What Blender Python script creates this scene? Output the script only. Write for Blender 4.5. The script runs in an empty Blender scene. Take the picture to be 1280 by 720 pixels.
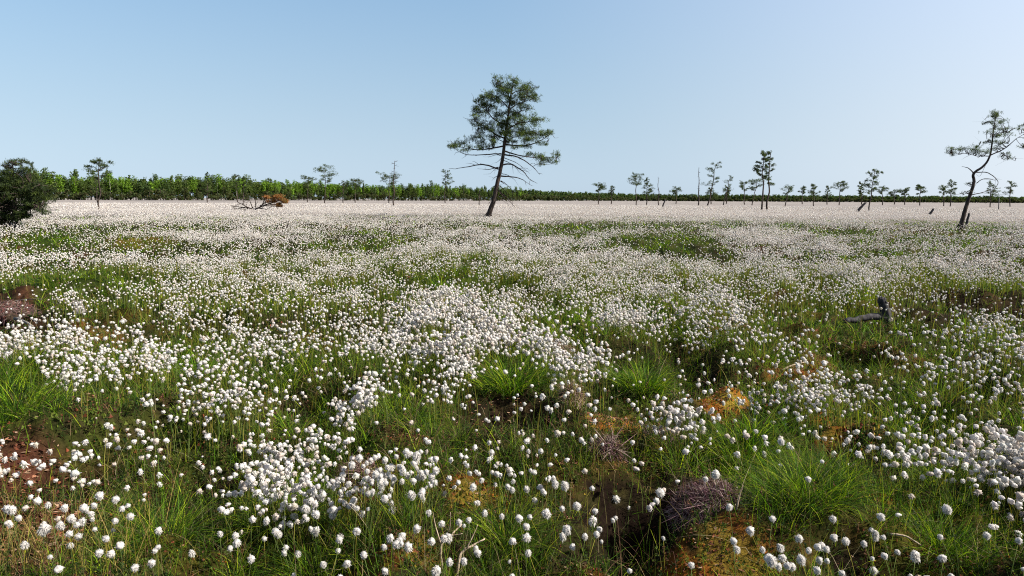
import bpy, math
import numpy as np
from mathutils import Matrix, Vector

RS = np.random.RandomState
scene = bpy.context.scene
col = scene.collection
W0, H0, F = 1280.0, 720.0, 865.0
CAM = np.array([0.0, 0.0, 1.45])
PITCH = math.radians(7.30)
ROLL = math.radians(0.327)
HEADZ = 0.30

# ------------------------------------------------------------------ camera frame
f_ = np.array([0, math.cos(PITCH), -math.sin(PITCH)])
u_ = np.array([0, math.sin(PITCH), math.cos(PITCH)])
r_ = np.array([1.0, 0, 0])
rR = r_ * math.cos(ROLL) + u_ * math.sin(ROLL)
uR = -r_ * math.sin(ROLL) + u_ * math.cos(ROLL)

def ray(px, py):
    d = f_ * F + rR * (px - W0 / 2) + uR * (H0 / 2 - py)
    return d / np.linalg.norm(d)

def ground(px, py, z=HEADZ):
    d = ray(px, py)
    t = (z - CAM[2]) / d[2]
    return CAM + d * t

def at_depth(px, py, y):
    d = ray(px, py)
    return CAM + d * (y / d[1])

def project(P):
    P = np.asarray(P, float) - CAM
    zf = np.maximum(P @ f_, 1e-3)
    return W0 / 2 + F * (P @ rR) / zf, H0 / 2 - F * (P @ uR) / zf

# ------------------------------------------------------------------ noise
def _hash(ix, iy, seed):
    h = (ix * 374761393 + iy * 668265263 + seed * 974634777) & 0xFFFFFFFF
    h = ((h ^ (h >> 13)) * 1274126177) & 0xFFFFFFFF
    return ((h ^ (h >> 16)) & 0xFFFFFF) / float(0xFFFFFF)

def vnoise(x, y, seed=0):
    x = np.asarray(x, float); y = np.asarray(y, float)
    ix = np.floor(x).astype(np.int64); iy = np.floor(y).astype(np.int64)
    fx = x - ix; fy = y - iy
    fx = fx * fx * (3 - 2 * fx); fy = fy * fy * (3 - 2 * fy)
    a = _hash(ix, iy, seed); b = _hash(ix + 1, iy, seed)
    c = _hash(ix, iy + 1, seed); d = _hash(ix + 1, iy + 1, seed)
    return (a + (b - a) * fx) * (1 - fy) + (c + (d - c) * fx) * fy

def fbm(x, y, seed=0, octv=3):
    s = 0; a = 1; t = 0
    for k in range(octv):
        s = s + a * vnoise(x * 2 ** k + 17.3 * k, y * 2 ** k - 9.1 * k, seed + k); t += a; a *= .5
    return s / t

def sstep(a, b, x):
    t = np.clip((x - a) / (b - a), 0, 1)
    return t * t * (3 - 2 * t)

# ------------------------------------------------------------------ patches of the bog, placed on the ground
# (px, py, rx, ry, flowers, green, red, orange, peat - also carries the mound's painted shade)
PATCH = [
    (90, 350, 110, 20, .22, 1, 0, 0, 0), (20, 505, 75, 50, .04, 1, 0, 0, 0), (28, 620, 80, 70, .35, 0, 1, 0, .4),
    (10, 385, 45, 32, .12, 0, .7, 0, .82), (25, 308, 22, 7, .1, 0, .8, 0, .5), (60, 298, 60, 9, .3, .9, 0, 0, 0),
    (180, 300, 50, 9, .25, .8, 0, .2, 0), (250, 306, 60, 8, .4, .6, 0, 0, .2), (430, 312, 70, 12, .35, .8, 0, 0, .3),
    (560, 345, 50, 12, .45, 1, 0, 0, 0), (160, 395, 70, 22, .35, .8, 0, .1, .3), (260, 405, 40, 18, .45, .8, 0, .1, .2),
    (640, 458, 60, 26, .18, 1, 0, 0, 0), (560, 425, 30, 14, .6, .6, 0, 0, .3), (630, 510, 70, 34, .12, 0, .3, 0, .82),
    (720, 530, 60, 34, .2, .4, .1, 0, .8), (840, 440, 80, 28, .08, .5, 0, 0, .7), (700, 385, 60, 14, .5, 1, 0, 0, 0),
    (900, 482, 50, 16, .12, .2, .5, .8, 0), (800, 486, 42, 22, .10, 1, 0, 0, 0), (770, 522, 36, 18, .10, .2, .7, .7, .3),
    (825, 528, 34, 12, .15, 0, .5, .2, .6), (740, 575, 60, 34, .45, .5, .1, .1, .6), (850, 620, 110, 55, .04, .2, 0, 0, 1), (800, 618, 75, 38, .04, 0, 0, 0, 1.2),  # final pair: mound's shadow put into the ground colour as near-black peat
    (930, 552, 100, 36, .10, 1, 0, 0, 0), (870, 700, 120, 38, .03, .4, .4, .6, .3), (1010, 620, 90, 50, .10, 1, 0, 0, .1),
    (1020, 575, 40, 22, .10, .2, .1, 0, .82), (1100, 700, 90, 30, .03, .1, .1, 0, 1), (1190, 650, 110, 55, .08, .9, 0, .1, .2),
    (1040, 395, 90, 32, .22, .8, 0, .1, .1), (1082, 404, 42, 22, .08, .5, .1, 0, .3), (1200, 372, 90, 20, .18, .2, .3, 0, .8), (1085, 440, 80, 22, .3, .6, .25, .1, .3),
    (1000, 455, 40, 14, .25, .2, .5, .4, .2), (1100, 318, 60, 10, .35, 1, 0, 0, 0), (830, 300, 80, 12, .25, 1, 0, 0, .1),
    (870, 315, 60, 10, .35, .7, 0, 0, .4), (700, 288, 70, 7, .35, .8, 0, 0, .3), (985, 281, 28, 6, .2, 1, 0, 0, 0),
    (1215, 284, 55, 8, .3, 1, 0, 0, 0), (1130, 287, 50, 5, .5, .7, .3, 0, 0), (905, 278, 30, 5, .3, 1, 0, 0, 0), (740, 281, 70, 5, .1, 1, 0, 0, 0), (850, 280, 60, 4, .12, 1, 0, 0, 0), (1060, 290, 50, 5, .15, 1, 0, 0, 0),
    (1180, 276, 90, 4, .25, .9, .2, 0, 0), (110, 284, 80, 5, .3, .9, 0, 0, 0), (230, 282, 50, 4, .3, .8, 0, 0, 0), (60, 300, 70, 8, .2, 1, 0, 0, 0), (600, 280, 70, 4, .4, .8, 0, 0, 0),
    (540, 275, 60, 3, .5, .7, 0, 0, .6), (600, 601, 50, 22, .6, .4, .3, .5, 0), (460, 585, 40, 22, .9, .1, .2, .2, .6),
    (240, 640, 110, 34, .5, 1, 0, .1, .2), (350, 670, 90, 40, .4, .9, 0, .1, .2), (640, 690, 60, 40, .18, 1, 0, 0, .2),
    (760, 690, 70, 40, .18, .7, .1, .3, .4), (470, 690, 80, 28, .45, .7, 0, .3, .3), (500, 520, 60, 20, .35, .9, 0, 0, 0),
    (390, 500, 60, 20, .45, .9, 0, 0, 0), (1240, 520, 60, 20, .9, .6, 0, 0, 0), (1060, 510, 50, 28, .5, .5, .1, .5, .1),
    (960, 510, 45, 30, .18, .9, 0, 0, .1), (1050, 560, 40, 20, .3, .4, .1, 0, .7), (1120, 610, 40, 26, .2, .8, 0, .3, .2),
    (95, 410, 70, 20, .45, .3, .3, .2, .4), (345, 440, 30, 12, .5, .7, 0, 0, .4), (1170, 300, 60, 8, .5, .8, 0, 0, 0),
    (1010, 325, 60, 9, .5, .9, 0, 0, .3), (970, 400, 40, 18, .3, .8, 0, .1, .3), (400, 415, 60, 16, .8, .4, .1, .1, .2),
]
DENSE = [
    (560, 400, 130, 42, 1.5), (700, 445, 90, 34, 1.1), (480, 340, 200, 26, 1.35), (680, 325, 190, 22, 1.45), (1150, 345, 150, 14, 1.3),
    (430, 460, 120, 36, 1.3), (250, 430, 130, 50, 1.25), (215, 520, 140, 46, 1.5), (330, 385, 140, 40, 1.3),
    (525, 545, 55, 36, 1.2), (1225, 525, 100, 65, .95), (440, 610, 130, 60, 1.1), (565, 555, 70, 50, 1.1), (1150, 480, 100, 46, .9), (1000, 335, 240, 30, 1.45),
    (1235, 440, 90, 40, 1.1), (830, 360, 150, 34, 1.35), (880, 400, 80, 22, 1.0), (575, 585, 70, 40, .82),
    (670, 600, 45, 60, .7), (400, 560, 90, 50, .7), (960, 292, 50, 6, 1.6), (90, 318, 120, 14, 1.1),
    (250, 325, 150, 20, 1.15), (300, 560, 120, 60, .85), (100, 600, 60, 50, .75), (330, 610, 90, 60, 1.0), (120, 540, 70, 40, .8), (1050, 470, 70, 20, .8),
    (180, 470, 90, 30, 1.0), (440, 385, 120, 30, 1.2),
]

def ell(X, Y, cx, cy, rx, ry, wob):
    q = ((X - cx) / rx) ** 2 + ((Y - cy) / ry) ** 2
    return 1 - sstep(.45, 1.45, q * wob)

def bog(x, y):
    """flower density 0..1.6 and soil kinds at world x, y"""
    x = np.asarray(x, float); y = np.asarray(y, float)
    P = np.stack([x, y, np.full_like(x, .12)], -1)
    X, Y = project(P)
    XH, YH = project(np.stack([x, y, np.full_like(x, .30)], -1))      # where the heads of this spot are seen
    front = y > .8
    X = np.where(front, X, -9999); XH = np.where(front, XH, -9999)
    r = np.hypot(x, y)
    wob = .55 + .9 * fbm(x * 2.2, y * 2.2, 5, 2)
    n = fbm(x * 1.1 + 31, y * 1.1, 11, 3)
    n2 = fbm(x * .23 + 3, y * .23, 21, 3)
    nz = np.clip((n * .6 + n2 * .4 - .36) * 4.0, 0, 1.25)
    farf = sstep(14, 34, r)
    D = .30 + .85 * nz
    D = D * (1 - farf) + farf * np.clip(.75 + 1.7 * (n2 - .5), .3, 1.1)
    g = np.clip((fbm(x * .9 + 7, y * .9 + 3, 41, 3) - .35) * 3, 0, 1)
    red = sstep(.60, .78, fbm(x * 1.3 + 70, y * 1.3, 51, 3)) * .7
    org = sstep(.62, .80, fbm(x * 1.7 + 20, y * 1.7 + 55, 61, 3)) * .12
    peat = sstep(.47, .68, fbm(x * 1.2 + 90, y * 1.2 + 12, 71, 3)) * .9
    for cx, cy, rx, ry, v in DENSE:
        m = ell(X, Y, cx, cy, rx * 1.05, ry * 1.1, wob)
        D = D + (v * (.55 + .6 * n) - D) * ell(XH, YH, cx, cy, rx * 1.05, ry * 1.1, wob) * .85
        peat = peat * (1 - .6 * m); org = org * (1 - .5 * m)
    for cx, cy, rx, ry, d, gg, rr, oo, pp in PATCH:
        m = ell(X, Y, cx, cy, rx, ry, wob)
        D = D + (d - D) * ell(XH, YH, cx, cy, rx, ry, wob)
        g = g + (gg - g) * m; red = red + (rr - red) * m; org = org + (oo - org) * m; peat = peat + (pp - peat) * m
    D = np.where(YH > 690, D * np.where(XH < 700, .8, .45), D)
    return D, g, red, org, peat

# bumps and hollows: px, py, radius m, height m
BUMP = [
    (905, 606, .22, .17), (806, 622, .26, -.27), (760, 605, .25, -.06), (930, 560, .35, .10), (20, 500, .5, .12),
    (630, 460, .5, .12), (620, 520, .35, -.12), (840, 445, .7, -.14), (560, 410, 1.0, .16), (700, 530, .3, -.08),
    (800, 490, .35, .08), (890, 490, .5, -.03), (10, 390, .8, -.15), (1210, 380, 1.2, -.18), (1190, 500, .8, .08),
    (200, 510, .7, .08), (90, 355, 1.2, .12), (1100, 700, .25, -.12), (520, 550, .35, .08), (30, 620, .35, -.06),
    (1020, 580, .25, -.09), (1000, 640, .3, .06), (1100, 340, 2, .12), (430, 330, 2.5, .15), (440, 318, 1.6, -.15),
    (560, 335, 1.5, .15), (830, 320, 2.5, -.15), (1130, 330, 2.0, -.15), (700, 345, 2, .12),
]
BUMPW = [(ground(a, b, .1), r, h) for a, b, r, h in BUMP]

def height(x, y, fine=True):
    x = np.asarray(x, float); y = np.asarray(y, float)
    r = np.hypot(x, y)
    n = fbm(x * .75 + 4, y * .75 + 8, 101, 2)
    t = fbm(x * 2.6 + 1, y * 2.6 - 6, 131, 2)
    h = (n - .5) * .26 + (t - .5) * .40 * (1 - sstep(25, 60, r))
    h = h * (1 - .55 * sstep(40, 120, r))
    for c, rad, hh in BUMPW:
        q = ((x - c[0]) ** 2 + (y - c[1]) ** 2) / (rad * rad)
        h = h + hh * np.exp(-q * 1.1)
    if fine:
        k = 1 - sstep(6, 14, r)
        h = h + k * ((fbm(x * 14, y * 14, 161, 3) - .5) * .065)
    h = h * sstep(.0, 1.4, r) - .05 * (1 - sstep(0, 1.4, r))
    return h

# ------------------------------------------------------------------ materials
def new_mat(name):
    m = bpy.data.materials.new(name); m.use_nodes = True
    nt = m.node_tree; nt.nodes.clear()
    return m, nt, nt.nodes, nt.links

def leaf_mat(name, trans=.35, rough=.55, spec=.25, gain=1.0):
    m, nt, N, L = new_mat(name)
    out = N.new('ShaderNodeOutputMaterial'); mix = N.new('ShaderNodeMixShader')
    p = N.new('ShaderNodeBsdfPrincipled'); t = N.new('ShaderNodeBsdfTranslucent')
    a = N.new('ShaderNodeAttribute'); a.attribute_name = 'Col'
    p.inputs['Roughness'].default_value = rough
    p.inputs['Specular IOR Level'].default_value = spec
    mul = N.new('ShaderNodeMix'); mul.data_type = 'RGBA'; mul.blend_type = 'MULTIPLY'
    mul.inputs[0].default_value = 1
    mul.inputs[7].default_value = (1.25 * gain, 1.35 * gain, .6 * gain, 1)
    L.new(a.outputs['Color'], p.inputs['Base Color'])
    L.new(a.outputs['Color'], mul.inputs[6]); L.new(mul.outputs[2], t.inputs['Color'])
    mix.inputs[0].default_value = trans
    L.new(p.outputs[0], mix.inputs[1]); L.new(t.outputs[0], mix.inputs[2]); L.new(mix.outputs[0], out.inputs[0])
    return m

def fluff_mat():
    m, nt, N, L = new_mat('cotton_fluff')
    out = N.new('ShaderNodeOutputMaterial'); mix = N.new('ShaderNodeMixShader')
    d = N.new('ShaderNodeBsdfDiffuse'); t = N.new('ShaderNodeBsdfTranslucent')
    a = N.new('ShaderNodeAttribute'); a.attribute_name = 'Col'
    tc = N.new('ShaderNodeTexCoord'); no = N.new('ShaderNodeTexNoise'); no.inputs['Scale'].default_value = 260
    no.inputs['Detail'].default_value = 2
    L.new(tc.outputs['Object'], no.inputs['Vector'])
    bp = N.new('ShaderNodeBump'); bp.inputs['Strength'].default_value = .5; bp.inputs['Distance'].default_value = .004
    L.new(no.outputs[0], bp.inputs['Height']); L.new(bp.outputs[0], d.inputs['Normal'])
    L.new(a.outputs['Color'], d.inputs['Color']); L.new(a.outputs['Color'], t.inputs['Color'])
    mix.inputs[0].default_value = .42
    L.new(d.outputs[0], mix.inputs[1]); L.new(t.outputs[0], mix.inputs[2]); L.new(mix.outputs[0], out.inputs[0])
    return m

def bark_mat(name, c1, c2, scale=14, bump=.6):
    m, nt, N, L = new_mat(name)
    out = N.new('ShaderNodeOutputMaterial'); p = N.new('ShaderNodeBsdfPrincipled')
    tc = N.new('ShaderNodeTexCoord'); mp = N.new('ShaderNodeMapping'); mp.inputs['Scale'].default_value = (1, 1, .25)
    no = N.new('ShaderNodeTexNoise'); no.inputs['Scale'].default_value = scale; no.inputs['Detail'].default_value = 6
    rp = N.new('ShaderNodeValToRGB'); rp.color_ramp.elements[0].position = .35; rp.color_ramp.elements[1].position = .68
    rp.color_ramp.elements[0].color = (*c1, 1); rp.color_ramp.elements[1].color = (*c2, 1)
    bp = N.new('ShaderNodeBump'); bp.inputs['Strength'].default_value = bump; bp.inputs['Distance'].default_value = .02
    L.new(tc.outputs['Object'], mp.inputs[0]); L.new(mp.outputs[0], no.inputs['Vector'])
    L.new(no.outputs[0], rp.inputs[0]); L.new(rp.outputs[0], p.inputs['Base Color'])
    L.new(no.outputs[0], bp.inputs['Height']); L.new(bp.outputs[0], p.inputs['Normal'])
    p.inputs['Roughness'].default_value = .9; p.inputs['Specular IOR Level'].default_value = .15
    L.new(p.outputs[0], out.inputs[0])
    return m

def ground_mat():
    m, nt, N, L = new_mat('bog_ground')
    out = N.new('ShaderNodeOutputMaterial'); p = N.new('ShaderNodeBsdfPrincipled')
    a = N.new('ShaderNodeAttribute'); a.attribute_name = 'Col'
    tc = N.new('ShaderNodeTexCoord')
    n1 = N.new('ShaderNodeTexNoise'); n1.inputs['Scale'].default_value = 38; n1.inputs['Detail'].default_value = 8
    n1.inputs['Roughness'].default_value = .7
    n2 = N.new('ShaderNodeTexNoise'); n2.inputs['Scale'].default_value = 1.3; n2.inputs['Detail'].default_value = 6
    L.new(tc.outputs['Object'], n1.inputs['Vector']); L.new(tc.outputs['Object'], n2.inputs['Vector'])
    r1 = N.new('ShaderNodeMapRange'); r1.inputs[1].default_value = .3; r1.inputs[2].default_value = .7
    r1.inputs[3].default_value = .45; r1.inputs[4].default_value = 1.7
    r2 = N.new('ShaderNodeMapRange'); r2.inputs[1].default_value = .3; r2.inputs[2].default_value = .7
    r2.inputs[3].default_value = .82; r2.inputs[4].default_value = 1.15
    L.new(n1.outputs[0], r1.inputs[0]); L.new(n2.outputs[0], r2.inputs[0])
    mm = N.new('ShaderNodeMath'); mm.operation = 'MULTIPLY'
    L.new(r1.outputs[0], mm.inputs[0]); L.new(r2.outputs[0], mm.inputs[1])
    vm = N.new('ShaderNodeVectorMath'); vm.operation = 'SCALE'
    L.new(a.outputs['Color'], vm.inputs[0]); L.new(mm.outputs[0], vm.inputs['Scale'])
    L.new(vm.outputs[0], p.inputs['Base Color'])
    bp = N.new('ShaderNodeBump'); bp.inputs['Strength'].default_value = .8; bp.inputs['Distance'].default_value = .02
    L.new(n1.outputs[0], bp.inputs['Height']); L.new(bp.outputs[0], p.inputs['Normal'])
    p.inputs['Roughness'].default_value = 1; p.inputs['Specular IOR Level'].default_value = .02
    L.new(p.outputs[0], out.inputs[0])
    return m

M_GRASS = leaf_mat('grass_blades', .36, .6, .07)
M_NEEDLE = leaf_mat('pine_needles', .3, .6, .12)
M_WOOD_LEAF = leaf_mat('woodland_foliage', .35, .7, .1)
M_FLUFF = fluff_mat()
M_BARK = bark_mat('pine_bark', (.012, .010, .009), (.075, .055, .045), 12)
M_GREY = bark_mat('grey_dead_wood', (.05, .046, .042), (.20, .185, .17), 14)
M_PALE = bark_mat('pale_twig_bark', (.16, .12, .08), (.42, .33, .24), 60, .3)
M_DARKWOOD = bark_mat('dark_weathered_wood', (.012, .011, .012), (.06, .055, .058), 22)
M_PEAT = bark_mat('peat', (.010, .007, .005), (.05, .03, .02), 40)
M_GROUND = ground_mat()

# ------------------------------------------------------------------ mesh building
class Geo:
    """collects triangle soups (verts, tris, colour, material index, smooth)"""
    def __init__(s): s.v = []; s.t = []; s.c = []; s.m = []; s.s = []; s.n = 0
    def add(s, v, t, c, m=0, smooth=False):
        v = np.asarray(v, np.float32).reshape(-1, 3); t = np.asarray(t, np.int64).reshape(-1, 3)
        if len(v) == 0: return
        c = np.asarray(c, np.float32)
        if c.ndim == 1: c = np.tile(c[None, :3], (len(v), 1))
        s.v.append(v); s.t.append(t + s.n); s.c.append(c)
        s.m.append(np.full(len(t), m, np.int32)); s.s.append(np.full(len(t), smooth, bool)); s.n += len(v)
    def mesh(s, name, mats):
        v = np.concatenate(s.v); t = np.concatenate(s.t).astype(np.int32); c = np.concatenate(s.c)
        me = bpy.data.meshes.new(name)
        me.vertices.add(len(v)); me.vertices.foreach_set('co', v.ravel())
        me.loops.add(len(t) * 3); me.loops.foreach_set('vertex_index', t.ravel())
        me.polygons.add(len(t)); me.polygons.foreach_set('loop_start', np.arange(len(t), dtype=np.int32) * 3)
        me.polygons.foreach_set('material_index', np.concatenate(s.m))
        me.polygons.foreach_set('use_smooth', np.concatenate(s.s))
        me.update(calc_edges=True)
        at = me.color_attributes.new('Col', 'FLOAT_COLOR', 'POINT')
        at.data.foreach_set('color', np.concatenate([c, np.ones((len(c), 1), np.float32)], 1).ravel())
        for m in mats: me.materials.append(m)
        return me

def link(name, me, parent=None, loc=(0, 0, 0)):
    o = bpy.data.objects.new(name, me); o.location = loc; o.parent = parent
    col.objects.link(o); return o

def tag(o, label=None, cat=None, group=None, kind=None):
    if label: o['label'] = label
    if cat: o['category'] = cat
    if group: o['group'] = group
    if kind: o['kind'] = kind
    return o

def tube(geo, pts, rad, sides=6, c=(.1, .1, .1), m=0):
    pts = np.asarray(pts, float); rad = np.asarray(rad, float); n = len(pts)
    T = np.gradient(pts, axis=0); T /= np.linalg.norm(T, axis=1, keepdims=True) + 1e-9
    ref = np.array([.3, .2, .93]) if abs(T[0][2]) < .8 else np.array([.9, .3, .1])
    A = np.cross(T, ref); A /= np.linalg.norm(A, axis=1, keepdims=True) + 1e-9
    B = np.cross(T, A)
    ang = np.arange(sides) / sides * 2 * np.pi
    ring = pts[:, None, :] + rad[:, None, None] * (np.cos(ang)[None, :, None] * A[:, None, :] + np.sin(ang)[None, :, None] * B[:, None, :])
    v = ring.reshape(-1, 3); t = []
    i = np.arange(n - 1)[:, None] * sides; j = np.arange(sides)[None, :]; k = (j + 1) % sides
    a, b, c2, d = i + j, i + k, i + sides + k, i + sides + j
    t = np.concatenate([np.stack([a, b, c2], -1).reshape(-1, 3), np.stack([a, c2, d], -1).reshape(-1, 3)])
    caps = [[0, x + 1, x] for x in range(1, sides - 1)] + [[(n - 1) * sides, (n - 1) * sides + x, (n - 1) * sides + x + 1] for x in range(1, sides - 1)]
    geo.add(v, np.concatenate([t, np.array(caps)]), c, m, True)

def smooth_line(pts, sub=4, jit=0, rs=None):
    P = np.asarray(pts, float)
    if len(P) < 3: P = np.array([P[0], (P[0] + P[-1]) / 2, P[-1]])
    out = []
    Q = np.vstack([2 * P[0] - P[1], P, 2 * P[-1] - P[-2]])
    for i in range(1, len(Q) - 2):
        for s in range(sub):
            t = s / sub
            out.append(.5 * ((2 * Q[i]) + (-Q[i - 1] + Q[i + 1]) * t + (2 * Q[i - 1] - 5 * Q[i] + 4 * Q[i + 1] - Q[i + 2]) * t * t + (-Q[i - 1] + 3 * Q[i] - 3 * Q[i + 1] + Q[i + 2]) * t ** 3))
    out.append(P[-1]); out = np.array(out)
    if jit and rs is not None:
        j = rs.randn(*out.shape) * jit; j[0] = 0; out += j
    return out

# blades: arching ribbons
def blades(geo, base, az, lean, length, width, colr, seg=3, bend=None, m=0, rs=None):
    N = len(base)
    if N == 0: return
    if bend is None: bend = np.full(N, .4)
    dx = np.stack([np.cos(az), np.sin(az), np.zeros(N)], 1)
    face = rs.rand(N) * np.pi
    side = np.stack([np.cos(face), np.sin(face), np.zeros(N)], 1)
    V = []; C = []
    for k in range(seg + 1):
        t = k / seg
        a = lean + bend * t * 1.0
        hor = length * t * np.sin(np.minimum(a, 1.9)); ver = length * t * np.cos(np.minimum(a, 1.9))
        p = base + dx * hor[:, None] + np.array([0, 0, 1.0]) * ver[:, None]
        cc = colr
        if k < seg:
            w = width * (1 - t * .75) * .5
            V += [p - side * w[:, None], p + side * w[:, None]]; C += [cc, cc]
        else:
            V.append(p); C.append(cc)
    nv = 2 * seg + 1
    V = np.stack(V, 1).reshape(-1, 3); C = np.stack(C, 1).reshape(-1, 3)
    t = []
    for k in range(seg - 1):
        a = 2 * k; t += [[a, a + 1, a + 3], [a, a + 3, a + 2]]
    a = 2 * (seg - 1); t.append([a, a + 1, a + 2])
    t = np.array(t)
    T = (np.arange(N)[:, None, None] * nv + t[None]).reshape(-1, 3)
    geo.add(V, T, C, m)

def ico(sub):
    p = (1 + 5 ** .5) / 2
    v = [(-1, p, 0), (1, p, 0), (-1, -p, 0), (1, -p, 0), (0, -1, p), (0, 1, p), (0, -1, -p), (0, 1, -p), (p, 0, -1), (p, 0, 1), (-p, 0, -1), (-p, 0, 1)]
    f = [(0, 11, 5), (0, 5, 1), (0, 1, 7), (0, 7, 10), (0, 10, 11), (1, 5, 9), (5, 11, 4), (11, 10, 2), (10, 7, 6), (7, 1, 8), (3, 9, 4), (3, 4, 2), (3, 2, 6), (3, 6, 8), (3, 8, 9), (4, 9, 5), (2, 4, 11), (6, 2, 10), (8, 6, 7), (9, 8, 1)]
    v = [np.array(x) / np.linalg.norm(x) for x in v]
    for _ in range(sub):
        mid = {}; nf = []
        def g(a, b):
            k = (min(a, b), max(a, b))
            if k not in mid:
                q = v[a] + v[b]; v.append(q / np.linalg.norm(q)); mid[k] = len(v) - 1
            return mid[k]
        for a, b, c in f:
            ab, bc, ca = g(a, b), g(b, c), g(c, a)
            nf += [(a, ab, ca), (b, bc, ab), (c, ca, bc), (ab, bc, ca)]
        f = nf
    return np.array(v), np.array(f)

def head_proto(seed, sub, fibres, R=1.0):
    """cotton grass head of radius ~1: lumpy tuft of fluff, a little wider at the top, hanging fibres"""
    rs = RS(seed); v, f = ico(sub)
    nb = 9; lobes = rs.randn(nb, 3); lobes /= np.linalg.norm(lobes, axis=1, keepdims=True)
    k = (v @ lobes.T); rag = (seed % 3 == 1); core = (.56 if rag else .70) if fibres else .82
    r = core + .30 * np.max(np.maximum(k, 0) ** 9 * rs.uniform(.4, 1, nb), 1) + rs.randn(len(v)) * (.06 if sub > 1 else .09)
    vv = v * r[:, None]
    vv[:, 2] *= rs.uniform(.88, 1.15)
    vv[:, :2] *= (1 + .16 * v[:, 2:3])
    vv[:, 0] *= rs.uniform(.82, 1.12); skew = rs.uniform(-.25, .25)
    vv[:, 0] += skew * vv[:, 2]
    V = [vv]; T = [f]; S = [np.ones(len(f), bool)]; n = len(vv)
    if fibres:
        d = rs.randn(fibres, 3); d /= np.linalg.norm(d, axis=1, keepdims=True)
        t = np.cross(d, rs.randn(fibres, 3)); t /= np.linalg.norm(t, axis=1, keepdims=True)
        kk = np.max(np.maximum(d @ lobes.T, 0) ** 7 * rs.uniform(.4, 1, nb), 1)[:, None]
        b = d * (.45 + .25 * kk); L = (.84 + .26 * kk) * rs.uniform(.86, 1.12, (fibres, 1)) * (rs.uniform(.88, 1.28, (fibres, 1)) if rag else np.where(rs.rand(fibres, 1) < .08, 1.3, 1))
        tip = d * L + t * rs.uniform(-.22, .22, (fibres, 1)) + np.array([.12 if rag else 0, 0, -.32 if rag else -.05])
        wd = .10 if sub > 1 else .17
        q = np.cross(d, t) * wd
        V.append(np.stack([b - q, b + q, tip], 1).reshape(-1, 3))
        T.append(np.arange(fibres * 3).reshape(-1, 3) + n); S.append(np.zeros(fibres, bool))
    return np.concatenate(V), np.concatenate(T), np.concatenate(S)

def merge_protos(geo, protos, pos, scale, rs, colr, m=0, squash=True):
    """scatter copies of the prototypes as one soup"""
    pid = rs.randint(0, len(protos), len(pos))
    for i, (v, t, s) in enumerate(protos):
        k = np.where(pid == i)[0]; n = len(k)
        if n == 0: continue
        a = rs.rand(n) * 2 * np.pi; tilt = rs.randn(n) * .25
        ca, sa, ct, st = np.cos(a), np.sin(a), np.cos(tilt), np.sin(tilt)
        Rm = np.zeros((n, 3, 3))
        Rm[:, 0, 0] = ca; Rm[:, 0, 1] = -sa * ct; Rm[:, 0, 2] = sa * st
        Rm[:, 1, 0] = sa; Rm[:, 1, 1] = ca * ct; Rm[:, 1, 2] = -ca * st
        Rm[:, 2, 1] = st; Rm[:, 2, 2] = ct
        sc = scale[k][:, None] * np.stack([np.ones(n), np.ones(n), rs.uniform(.8, 1.15, n)], 1)
        V = np.einsum('nij,vj->nvi', Rm, v) * sc[:, None, :] + pos[k][:, None, :]
        T = (np.arange(n)[:, None, None] * len(v) + t[None]).reshape(-1, 3)
        C = np.repeat(colr[k], len(v), 0)
        geo.add(V.reshape(-1, 3), T, C, m, False)
        geo.s[-1] = np.tile(s, n)

# ------------------------------------------------------------------ sampling the bog
def sample(n, r0, r1, half, rs, power=2.0):
    u = rs.rand(n); r = (r0 ** power + u * (r1 ** power - r0 ** power)) ** (1 / power)
    a = rs.uniform(-half, half, n)
    return r * np.sin(a), r * np.cos(a), r

def area(r0, r1, half): return half * (r1 ** 2 - r0 ** 2)

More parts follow.
